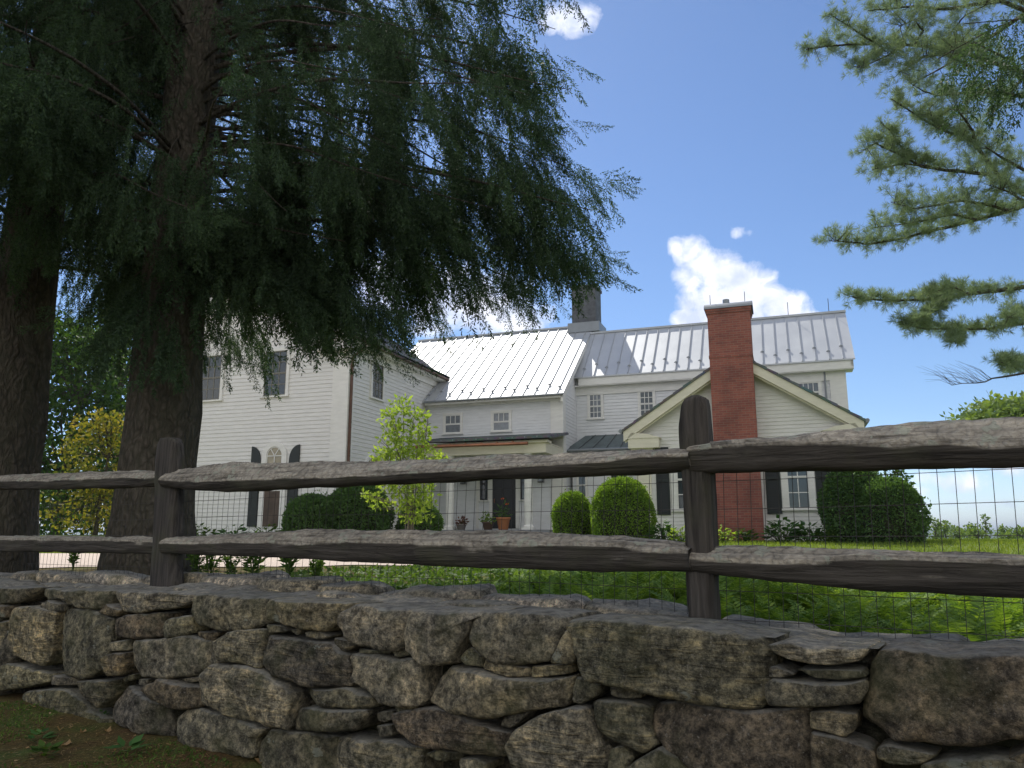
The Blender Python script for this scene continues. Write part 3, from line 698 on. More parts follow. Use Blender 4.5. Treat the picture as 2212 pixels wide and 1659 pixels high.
window(pM, 2.66, 3.30, 5.13, 5.80, cols=3, rt=1, rb=1, casing=.07, mglass=MGLASSC, lower_plain=True)
# door, sidelights, lanterns
m = MB(); pbox(m, pM, 2.66, 3.53, .01, .03, 1.72, 3.85)
for (a, b_) in ((1.85, 2.55), (2.7, 3.7)):
    pbox(m, pM, 2.76, 3.06, .03, .04, a, b_); pbox(m, pM, 3.13, 3.43, .03, .04, a, b_)
d = m.build('door', MBLACK, house)
m = MB(); m.tube([(2.75, MBF-.05, 2.6), (2.75, MBF-.10, 2.62), (2.75, MBF-.10, 2.72), (2.75, MBF-.05, 2.74)], .012, 6); m.build('handle', MCOPPER, d)
m = MB()
for a, b_ in ((2.54, 2.66), (3.53, 3.65), (2.06, 2.14), (4.05, 4.13)): pbox(m, pM, a, b_, .0, .06, 1.72, 3.9)
pbox(m, pM, 2.06, 4.13, .0, .065, 3.9, 4.05); m.build('door_frame', MTRIM, house)
window(pM, 2.19, 2.49, 2.70, 3.85, cols=1, rt=1, rb=1, casing=.04, msash=MBLACK)
window(pM, 3.70, 4.0, 2.70, 3.85, cols=1, rt=1, rb=1, casing=.04, msash=MBLACK)
for x in (1.62, 4.50):
    m = MB(); yb = MBF
    m.box(x-.07, x+.07, yb-.04, yb, 3.45, 3.70); m.box(x-.09, x+.09, yb-.30, yb-.10, 3.26, 3.29); m.box(x-.10, x+.10, yb-.31, yb-.09, 3.62, 3.66)
    for dx in (-.085, .075):
        for dy in (-.295, -.115): m.box(x+dx, x+dx+.012, yb+dy, yb+dy+.012, 3.29, 3.62)
    m.box(x-.015, x+.015, yb-.2, yb, 3.66, 3.69); m.prism([(x-.09, 3.66), (x+.09, 3.66), (x+.02, 3.78), (x-.02, 3.78)], yb-.28, yb-.12)
    l = m.build('lantern', MBLACK, house)
    m = MB(); m.box(x-.07, x+.07, yb-.27, yb-.13, 3.30, 3.61); m.build('glass', MGLASSC, l)
# porch
PB = 3.7
m = MB(); m.box(.55, 5.35, 3.4, MBF, 1.30, 1.66); m.box(.2, 5.7, 3.0, 3.4, 1.2, 1.48); m.build('porch_floor', simple('bluestone', (0.22, 0.23, 0.24), .8, var=.2, scale=6), house)
for x in (1.82, 4.57):
    m = MB(); m.box(x-.19, x+.19, PB-.19, PB+.19, 1.66, 1.73)
    m.lathe([(.175, 1.73), (.18, 1.76), (.15, 1.80), (.135, 1.83), (.14, 2.6), (.118, 4.02), (.135, 4.05), (.15, 4.10)], x, PB, 28)
    m.build('column', MTRIM, house)
m = MB(); m.box(.75, 5.22, PB-.16, PB+.16, 4.10, 4.42); m.box(.66, 5.30, PB-.26, PB+.2, 4.42, 4.50)
m.box(.75, 1.0, PB+.16, MBF, 4.10, 4.4); m.box(5.0, 5.22, PB+.16, MBF, 4.10, 4.4)
m.box(.76, 5.2, PB+.16, MBF, 4.42, 4.46)
m.build('porch_beam', MCREAM, house)
def pz(b): return 4.56+(b-3.3)*.17
m = MB(); n = 0
b = 3.3
while b < MBF+.1-1e-3:
    b2 = min(b+.24, MBF+.1)
    m.quad((.55, b, pz(b)+.045), (5.42, b, pz(b)+.045), (5.42, b2, pz(b2)+.012), (.55, b2, pz(b2)+.012))
    m.quad((.55, b, pz(b)-.02), (5.42, b, pz(b)-.02), (5.42, b, pz(b)+.045), (.55, b, pz(b)+.045))
    m.quad((5.42, b, pz(b)-.05), (5.42, b2, pz(b2)-.05), (5.42, b2, pz(b2)+.012), (5.42, b, pz(b)+.045))
    b = b2
m.quad((.55, 3.3, pz(3.3)-.05), (.55, MBF, pz(MBF)-.05), (5.42, MBF, pz(MBF)-.05), (5.42, 3.3, pz(3.3)-.05))
pr = m.build('roof', MSLATE, house)
x = .8
while x < 5.3: m = MB(); m.box(x-.012, x+.012, 3.28, 3.31, pz(3.3)+.0, pz(3.3)+.05); m.build('snow_guard', MLEAD, pr); x += .42
m = MB(); m.tube([(.6, 3.25, 4.40), (4.7, 3.25, 4.38)], .055, 10)
x = .9
while x < 4.7: m.box(x-.02, x+.02, 3.19, 3.31, 4.42, 4.46); x += .55
m.build('gutter', MCOPPER, house)

# ---- right block
RBF = 7.5; RX0, RX1 = 5.22, 14.48
pR = fr(RBF)
def rz_(b): return 7.27+(b-7.18)*1.0
m = MB(); clap(m, pR, lambda z: (RX0, RX1), 1.2, 7.0, .118); m.quad(pR(RX0, 0, 1), pR(RX1, 0, 1), pR(RX1, 0, 7.3), pR(RX0, 0, 7.3)); m.build('wall', MVEILED, house)
pRs = sx(RX1)
m = MB(); clap(m, pRs, lambda z: (RBF, 11.2), 1.2, 7.2, .118); m.poly([(RX1, RBF, 1), (RX1, 11.25, 1), (RX1, 11.25, 7.3), (RX1, 9.37, 9.3), (RX1, RBF, 7.4)]); m.build('wall', MVEILED, house)
m = MB(); m.quad((RX1, 11.25, 1), (-2.6, 11.25, 1), (-2.6, 11.25, 7.3), (RX1, 11.25, 7.3)); m.build('wall', MVEILED, house)
m = MB(); pbox(m, pR, 14.02, 14.51, .023, .055, 1.2, 6.85); pbox(m, pRs, RBF-.054, RBF+.3, .024, .055, 1.2, 6.85)
m.build('corner_board', MTRIM, house)
m = MB(); m.tube([(13.88, RBF-.06, 6.9), (13.88, RBF-.06, 1.4)], .03, 8); m.build('downspout', MLEAD, house)
m = MB(); m.box(RX0, 14.75, 7.22, 7.47, 6.90, 6.93); m.box(RX0+.17, 14.78, 7.20, 7.24, 6.93, 7.24); m.box(14.58, 14.78, 7.24, 7.9, 6.92, 7.2)
pbox(m, pR, RX0, 14.5, .023, .06, 6.6, 6.9)
m.build('fascia', MTRIM, house)
seam_roof(5.22, 14.84, 7.16, 9.37, rz_, .425, start=5.55)
m = MB(); m.quad((5.22, 9.37, rz_(9.37)), (14.84, 9.37, rz_(9.37)), (14.84, 11.6, 7.2), (5.22, 11.6, 7.2)); m.build('roof', MROOF, house)
m = MB(); m.box(5.38, 14.86, 9.30, 9.44, rz_(9.37)-.03, rz_(9.37)+.05); m.build('ridge_cap', MSEAM, house)
m = MB()
P = [(14.70, 7.2, rz_(7.2)-.06), (14.70, 9.37, rz_(9.37)-.06), (14.70, 9.37, rz_(9.37)-.30), (14.70, 7.2, rz_(7.2)-.30)]
Q = [(14.78, p[1], p[2]) for p in P]; m.quad(*P[::-1]); m.quad(*Q)
for i in range(4): m.quad(P[i], P[(i+1) % 4], Q[(i+1) % 4], Q[i])
m.build('rake_board', MTRIM, house)
window(pR, 5.72, 6.19, 5.72, 6.62, cols=3, rt=2, rb=2, casing=.07, mglass=MGLASSC)
window(pR, 7.60, 8.10, 5.70, 6.62, cols=3, rt=2, rb=2, casing=.07, mglass=MGLASSC)
window(pR, 12.99, 13.68, 6.02, 6.58, cols=4, rt=1, rb=1, casing=.07, mglass=MGLASSC, lower_plain=True, mid=6.24)
for x in (10.1, 12.9, 14.3):
    m = MB(); m.tube([(x, 9.37, rz_(9.37)), (x, 9.37, rz_(9.37)+.55)], .012, 5); m.build('lightning_rod', MBLACK, house)
# little slate-roofed bay between porch and gable
m = MB(); m.box(5.35, 7.9, 6.3, RBF-.03, 1.2, 4.35); m.build('wall', MVEILED, house)
m = MB()
e0, e1, f0, f1 = 5.12, 8.1, 5.75, 7.9
A_, B_, C_, D_ = (e0, 6.1, 4.42), (e1, 6.1, 4.42), (f1, 7.45, 5.08), (f0-.2, 7.45, 5.08)
m.quad(A_, B_, C_, D_); m.quad((e0, 7.45, 4.42), A_, D_, D_); m.quad(B_, (e1, 7.45, 4.42), C_, C_)
m.box(e0, e1, 6.1, 7.45, 4.34, 4.415)
rb = m.build('roof', simple('patina_roof', (0.11, 0.14, 0.145), .5, .3, var=.25), house)
m = MB()
for k in range(1, 6):
    q = k/6; a = Vector(A_).lerp(Vector(B_), q); c = Vector(D_).lerp(Vector(C_), q)
    m.tube([a+Vector((0, -.01, .02)), c+Vector((0, -.01, .02))], .012, 4)
m.build('seam', MBLACK, rb)
m = MB(); m.tube([(e0, 6.05, 4.40), (e1, 6.05, 4.40)], .05, 8); m.build('gutter', MLEAD, house)
window(fr(6.3), 5.55, 5.85, 2.7, 3.7, cols=1, rt=1, rb=1, casing=.05)
window(fr(6.3), 6.7, 7.3, 2.4, 3.7, cols=2, rt=2, rb=2, casing=.08)

# ---- front gable block with the chimney
GB = 3.2; GX0, GX1 = 8.20, 14.15; GAX, GAZ = 11.2, 6.80
pG = fr(GB)
def grz(a): return GAZ-.655*abs(a-GAX)
def G_ext(z):
    if z < 4.6: return GX0, GX1
    d = (GAZ-.10-z)/.655; return max(GX0, GAX-d), min(GX1, GAX+d)
m = MB(); clap(m, pG, G_ext, 1.25, 6.7, .108); m.poly([pG(GX0, 0, .9), pG(GX1, 0, .9), pG(GX1, 0, 4.7), pG(GAX, 0, GAZ-.1), pG(GX0, 0, 4.7)]); m.build('wall', MWHITE, house)
m = MB(); clap(m, sx(GX1), lambda z: (GB, RBF), 1.25, 4.6, .108); m.quad((GX1, GB, .9), (GX1, RBF, .9), (GX1, RBF, 4.7), (GX1, GB, 4.7)); m.build('wall', MWHITE, house)
m = MB(); m.quad((GX0, GB, .9), (GX0, GB, 4.7), (GX0, RBF, 4.7), (GX0, RBF, .9)); m.build('wall', MWHITE, house)
for (a, b_) in ((8.18, 8.62), (13.73, 14.17)):
    m = MB(); pbox(m, pG, a, b_, .023, .055, 1.25, 4.05); m.build('corner_board', MCREAM, house)
for sgn in (1, -1):
    m = MB()
    X = lambda a: GAX+sgn*(a-GAX)
    a0, a1 = sorted((X(8.0), X(8.92))); m.box(a0, a1, GB-.32, GB-.024, 4.05, 4.34)
    a0, a1 = sorted((X(8.06), X(8.72))); m.box(a0, a1, GB-.22, GB-.024, 3.98, 4.05)
    m.prism([(X(7.98), 4.34), (X(8.98), 4.34), (X(8.6), 4.46), (X(8.1), 4.52)][::sgn], GB-.34, GB-.03)
    m.build('cornice_return', MCREAM, house)
m = MB()
for sgn in (1, -1):
    rake_strip(m, sgn, -.36, -.06, GB-.34, GB-.28, n=1, dmax=3.33, rz=grz, apx=GAX); rake_strip(m, sgn, -.42, -.36, GB-.26, GB-.22, n=1, dmax=3.3, rz=grz, apx=GAX)
    rake_strip(m, sgn, -.12, -.065, GB-.28, GB, n=1, dmax=3.33, rz=grz, apx=GAX)
m.build('rake_board', MCREAM, house)
for sgn in (1, -1):
    slate_roof('roof', sgn, GB-.38, RBF, GAX, 3.37, grz, course=.3)
    x = GAX+sgn*3.42
    m = MB(); m.tube([(x, GB-.34, grz(x)+.02), (x, RBF, grz(x)+.02)], .06, 8); m.build('gutter', MLEAD, house)
for (s0, s1) in ((9.36, 9.92), (12.43, 13.02)):
    window(pG, s0, s1, 2.22, 4.0, cols=2, rt=2, rb=2, casing=.15, msash=MTRIM)
for (s0, s1) in ((8.76, 9.15), (10.07, 10.44), (11.86, 12.26), (13.19, 13.58)): shutter(pG, s0, s1, 2.08, 4.08)
# brick chimney
cy0, cy1 = 2.72, GB+.05
m = MB()
m.box(10.50, 11.74, cy0, cy1, .9, 4.2); m.box(10.515, 11.725, cy0+.01, cy1, 4.2, 6.6); m.box(10.50, 11.74, cy0, cy1+.4, 6.6, 6.68); m.box(10.515, 11.725, cy0+.015, cy1+.4, 6.68, 7.95)
m.box(10.485, 11.755, cy0-.012, cy1+.42, 7.95, 8.02); m.box(10.465, 11.775, cy0-.03, cy1+.44, 8.02, 8.09)
ch = m.build('chimney', MBRICK, house)
m = MB(); n = 12
for i in range(n):
    q0 = pi*i/n; q1 = pi*(i+1)/n; yc = (cy0+cy1+.4)/2; ry = (cy1+.4-cy0)/2+.06
    f = lambda q: (yc-ry*cos(q), 8.09+.24*sin(q))
    a, b = f(q0), f(q1)
    m.quad((10.43, a[0], a[1]), (10.43, b[0], b[1]), (11.81, b[0], b[1]), (11.81, a[0], a[1]))
for x in (10.43, 11.81): m.poly([(x, (cy0+cy1+.4)/2-((cy1+.4-cy0)/2+.06)*cos(pi*i/n), 8.09+.24*sin(pi*i/n)) for i in range(n+1)])
m.tube([(11.06, 3.0, 8.25), (11.06, 3.0, 8.42)], .10, 14)
m.build('chimney_cap', MLEAD, ch)
for x in (10.6, 11.6):
    m = MB(); m.tube([(x, 3.0, 8.25), (x, 3.0, 8.62)], .010, 5); m.build('lightning_rod', MBLACK, ch)
# grey chimney on the middle ridge
m = MB(); m.box(4.55, 5.55, 9.6, 10.6, 9.4, 11.5); m.box(4.50, 5.60, 9.55, 10.65, 11.5, 11.62)
ch2 = m.build('chimney', simple('grey_stone_chimney', (0.10, 0.105, 0.115), .85, var=.3, scale=5), house)
m = MB(); m.box(4.40, 5.72, 9.45, 10.75, 9.6, 10.0); m.build('flashing', MLEAD, ch2)

# ------------------------------------------------------------------ split-rail fence
fence = empty('split_rail_fence', FP(0, 0, 1.1), 0, label='weathered split-rail fence with two mossy rails and wire mesh on the stone wall', cat='fence')
fo = fence.location.copy()
FANG = atan2(FD.y, FD.x); fence.rotation_euler = (0, 0, FANG)
def floc(s, t, z): return (s, -t, z-fo.z)     # local: x along fence, -y towards camera
def rail(cols, s_ext=(0, 0), tofs=0.0, thick=.11, seed=0, endtaper=True):
    # cols: (u, vtop, vridge, vbot) in photo pixels, turned into real heights in the fence plane
    K = []
    for (u, a, b, c) in cols:
        s, za = fhit(u, a); _, zb = fhit(u, b); _, zc = fhit(u, c); K.append((s, za, zb, zc))
    K.sort()
    if s_ext[0]: K.insert(0, (K[0][0]-s_ext[0],)+K[0][1:])
    if s_ext[1]: K.append((K[-1][0]+s_ext[1],)+K[-1][1:])
    S0, S1 = K[0][0], K[-1][0]; n = int((S1-S0)/.022); V = []; F = []; m = 22
    for i in range(n+1):
        s = S0+(S1-S0)*i/n
        for j in range(len(K)-1):
            if K[j][0] <= s <= K[j+1][0]+1e-9: break
        q = (s-K[j][0])/max(1e-6, K[j+1][0]-K[j][0]); za, zb, zc = [K[j][k]*(1-q)+K[j+1][k]*q for k in (1, 2, 3)]; za += .007; zc -= .009
        th = thick
        prof = [(-th*.45, za-.006), (-th*.1, za+.002), (th*.25, zb*.4+za*.6), (th*.5, zb+.006), (th*.50, zb-.008), (th*.42, zc+.012), (th*.30, zc-.002), (-th*.38, zc+.0), (-th*.56, (zb+zc)/2)]
        # resample loop
        P = prof+[prof[0]]; L = [0]
        for a_, b_ in zip(P[:-1], P[1:]): L.append(L[-1]+sqrt((a_[0]-b_[0])**2+(a_[1]-b_[1])**2))
        for k in range(m):
            d = L[-1]*k/m; jj = 0
            while L[jj+1] < d: jj += 1
            r = (d-L[jj])/(L[jj+1]-L[jj]); t = P[jj][0]*(1-r)+P[jj+1][0]*r; z = P[jj][1]*(1-r)+P[jj+1][1]*r
            v = Vector((s*2.2+seed*9, t*16, z*16)); up = 1 if (k/m < .42) else .35
            dn = .0045*noise.noise(v)+.0030*up*noise.noise(Vector((s*26+seed, t*60, z*60)))+.004*noise.noise(Vector((s*7, t*40, z*40+seed)))
            cz = (za+zc)/2; rr = Vector((t, z-cz)); rr.normalize()
            V.append(floc(s, t+tofs+rr.x*dn*1.6, z+rr.y*dn*1.6+.002*noise.noise(Vector((s*4, seed, 0)))))
    for i in range(n):
        for k in range(m):
            k2 = (k+1) % m; F.append((i*m+k, (i+1)*m+k, (i+1)*m+k2, i*m+k2))
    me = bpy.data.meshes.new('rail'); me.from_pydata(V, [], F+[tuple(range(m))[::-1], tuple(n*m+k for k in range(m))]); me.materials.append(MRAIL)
    me.polygons.foreach_set('use_smooth', [True]*len(me.polygons))
    o = bpy.data.objects.new('rail', me); C.objects.link(o); o.parent = fence; return o
rail([(0, 1027, 1040, 1054), (120, 1024, 1038, 1053), (300, 1018, 1032, 1049), (350, 1020, 1033, 1046)], (1.6, 0), -.02, .12, 1)
rail([(0, 1159, 1163, 1188), (200, 1161, 1166, 1190), (350, 1164, 1168, 1194)], (1.6, 0), -.02, .10, 2)
rail([(372, 1018, 1040, 1050), (420, 1014, 1043, 1053), (500, 1003, 1042, 1058), (560, 1004, 1040, 1056), (658, 1002, 1037, 1050), (800, 999, 1034, 1045), (985, 992, 1023, 1034), (1150, 986, 1012, 1028), (1312, 976, 1004, 1023), (1440, 973, 984, 1017), (1505, 970, 985, 1011)], (0, 0), .02, .14, 3)
rail([(372, 1163, 1172, 1190), (430, 1160, 1174, 1194), (560, 1151, 1171, 1196), (658, 1148, 1167, 1203), (800, 1149, 1169, 1208), (985, 1151, 1172, 1219), (1150, 1153, 1174, 1224), (1312, 1162, 1176, 1229), (1440, 1174, 1182, 1228), (1505, 1181, 1189, 1228)], (0, 0), .02, .13, 4)
rail([(1500, 963, 975, 1015), (1545, 960, 965, 1017), (1634, 952, 957, 1013), (1735, 943, 960, 1009), (1835, 931, 962, 1008), (1950, 922, 965, 1006), (2080, 912, 966, 1004), (2212, 905, 965, 1003)], (0, 2.3), .01, .14, 5)
rail([(1500, 1180, 1200, 1232), (1551, 1184, 1208, 1235), (1700, 1189, 1215, 1250), (1864, 1193, 1204, 1266), (2040, 1199, 1206, 1274), (2212, 1205, 1213, 1282)], (0, 2.3), .01, .13, 6)
def post(s, rows, depth, seed, wf=.9):
    # rows: (v, uL, uR) traced on the plane of the fence
    V = []; F = []; m = 28; K = []
    for (v, a, b) in rows:
        s0, z0 = fhit(a, v); s1, z1 = fhit(b, v); K.append(((z0+z1)/2, s0, s1))
    K.sort(); z0 = K[0][0]-.35; K.insert(0, (z0,)+K[0][1:]); n = 90
    for i in range(n+1):
        z = K[0][0]+(K[-1][0]-K[0][0])*i/n
        for j in range(len(K)-1):
            if K[j][0] <= z <= K[j+1][0]+1e-9: break
        q = (z-K[j][0])/max(1e-6, K[j+1][0]-K[j][0]); a = K[j][1]*(1-q)+K[j+1][1]*q; b = K[j][2]*(1-q)+K[j+1][2]*q
        c = (a+b)/2; hw = (b-a)/2*wf; hd = depth/2*min(1, .35+.65*hw/.055 if hw < .055 else 1)
        top = K[-1][0]-z
        for k in range(m):
            an = 2*pi*k/m; ca, sa = cos(an), sin(an); e = .55
            x = hw*abs(ca)**e*(1 if ca > 0 else -1); y = hd*abs(sa)**e*(1 if sa > 0 else -1)
            dn = .006*noise.noise(Vector((x*30+seed, y*30, z*3)))+.003*noise.noise(Vector((x*90, y*90+seed, z*9)))
            V.append(floc(c+x+dn*ca*1.4, y+dn*sa, z))
    for i in range(n):
        for k in range(m):
            k2 = (k+1) % m; F.append((i*m+k, i*m+k2, (i+1)*m+k2, (i+1)*m+k))
    me = bpy.data.meshes.new('post'); me.from_pydata(V, [], F+[tuple(range(m))[::-1], tuple(n*m+k for k in range(m))]); me.materials.append(MPOST)
    me.polygons.foreach_set('use_smooth', [True]*len(me.polygons))
    o = bpy.data.objects.new('post', me); C.objects.link(o); o.parent = fence
post(0, [(1352, 1490, 1553), (1250, 1486, 1549), (1150, 1484, 1546), (1040, 1479, 1541), (980, 1476, 1538), (920, 1473, 1535), (895, 1474, 1533), (874, 1477, 1531), (862, 1483, 1527), (857, 1490, 1519), (856, 1494, 1516)], .11, 1, .96)
post(0, [(1256, 322, 400), (1215, 327, 396), (1150, 334, 394), (1050, 337, 396), (990, 338, 397), (960, 343, 394), (950, 350, 388), (947, 354, 383)], .09, 2, .78)
SL, _ = fhit(368, 1150)
for s_, sd in ((SL-SPAN*1.0, 3), (SPAN*0.98, 4)):
    m_ = MB(); 
    o = [p for p in fence.children if p.name.startswith('post')][0].copy(); C.objects.link(o); o.parent = fence; o.location = (s_, 0, .02); o.name = 'post'
# tongue of the neighbouring rail showing beside the left post
# wire mesh
def wires():
    V = []; F = []
    def wire(pts, r=.0013):
        n0 = len(V); prev = None
        for i, p in enumerate(pts):
            p = Vector(p); t = (Vector(pts[min(i+1, len(pts)-1)])-Vector(pts[max(i-1, 0)])).normalized()
            a = t.cross(Vector((.3, .9, .2))).normalized(); b = t.cross(a)
            for k in range(3):
                q = 2*pi*k/3; V.append(tuple(p+(a*cos(q)+b*sin(q))*r))
        for i in range(len(pts)-1):
            for k in range(3):
                k2 = (k+1) % 3; F.append((n0+i*3+k, n0+i*3+k2, n0+(i+1)*3+k2, n0+(i+1)*3+k))
    s0, s1 = SL-1.9, 3.2; zb = 1.09; zt = 1.79
    def wob(s, z): return -.085+.018*noise.noise(Vector((s*1.1, z*1.5, 4))), .006*noise.noise(Vector((s*.9, z, 8)))
    s = s0
    while s < s1:
        pts = []
        for i in range(9):
            z = zb+(zt-zb)*i/8; t, ds = wob(s, z); pts.append(floc(s+ds+.02*(z-zb)*noise.noise(Vector((s*.7, 0, 2)))+.03*(z-zt), t, z))
        wire(pts); s += .0508
    for k in range(7):
        z = zb+.002+.1016*k; pts = []; n = int((s1-s0)/.1)
        for i in range(n+1):
            s = s0+(s1-s0)*i/n; t, ds = wob(s, z); pts.append(floc(s, t, z+.010*noise.noise(Vector((s*.8, 1, k*.3)))))
        wire(pts, .0014)
    np_obj('wire_mesh', V, F, MWIRE, fence)
wires()

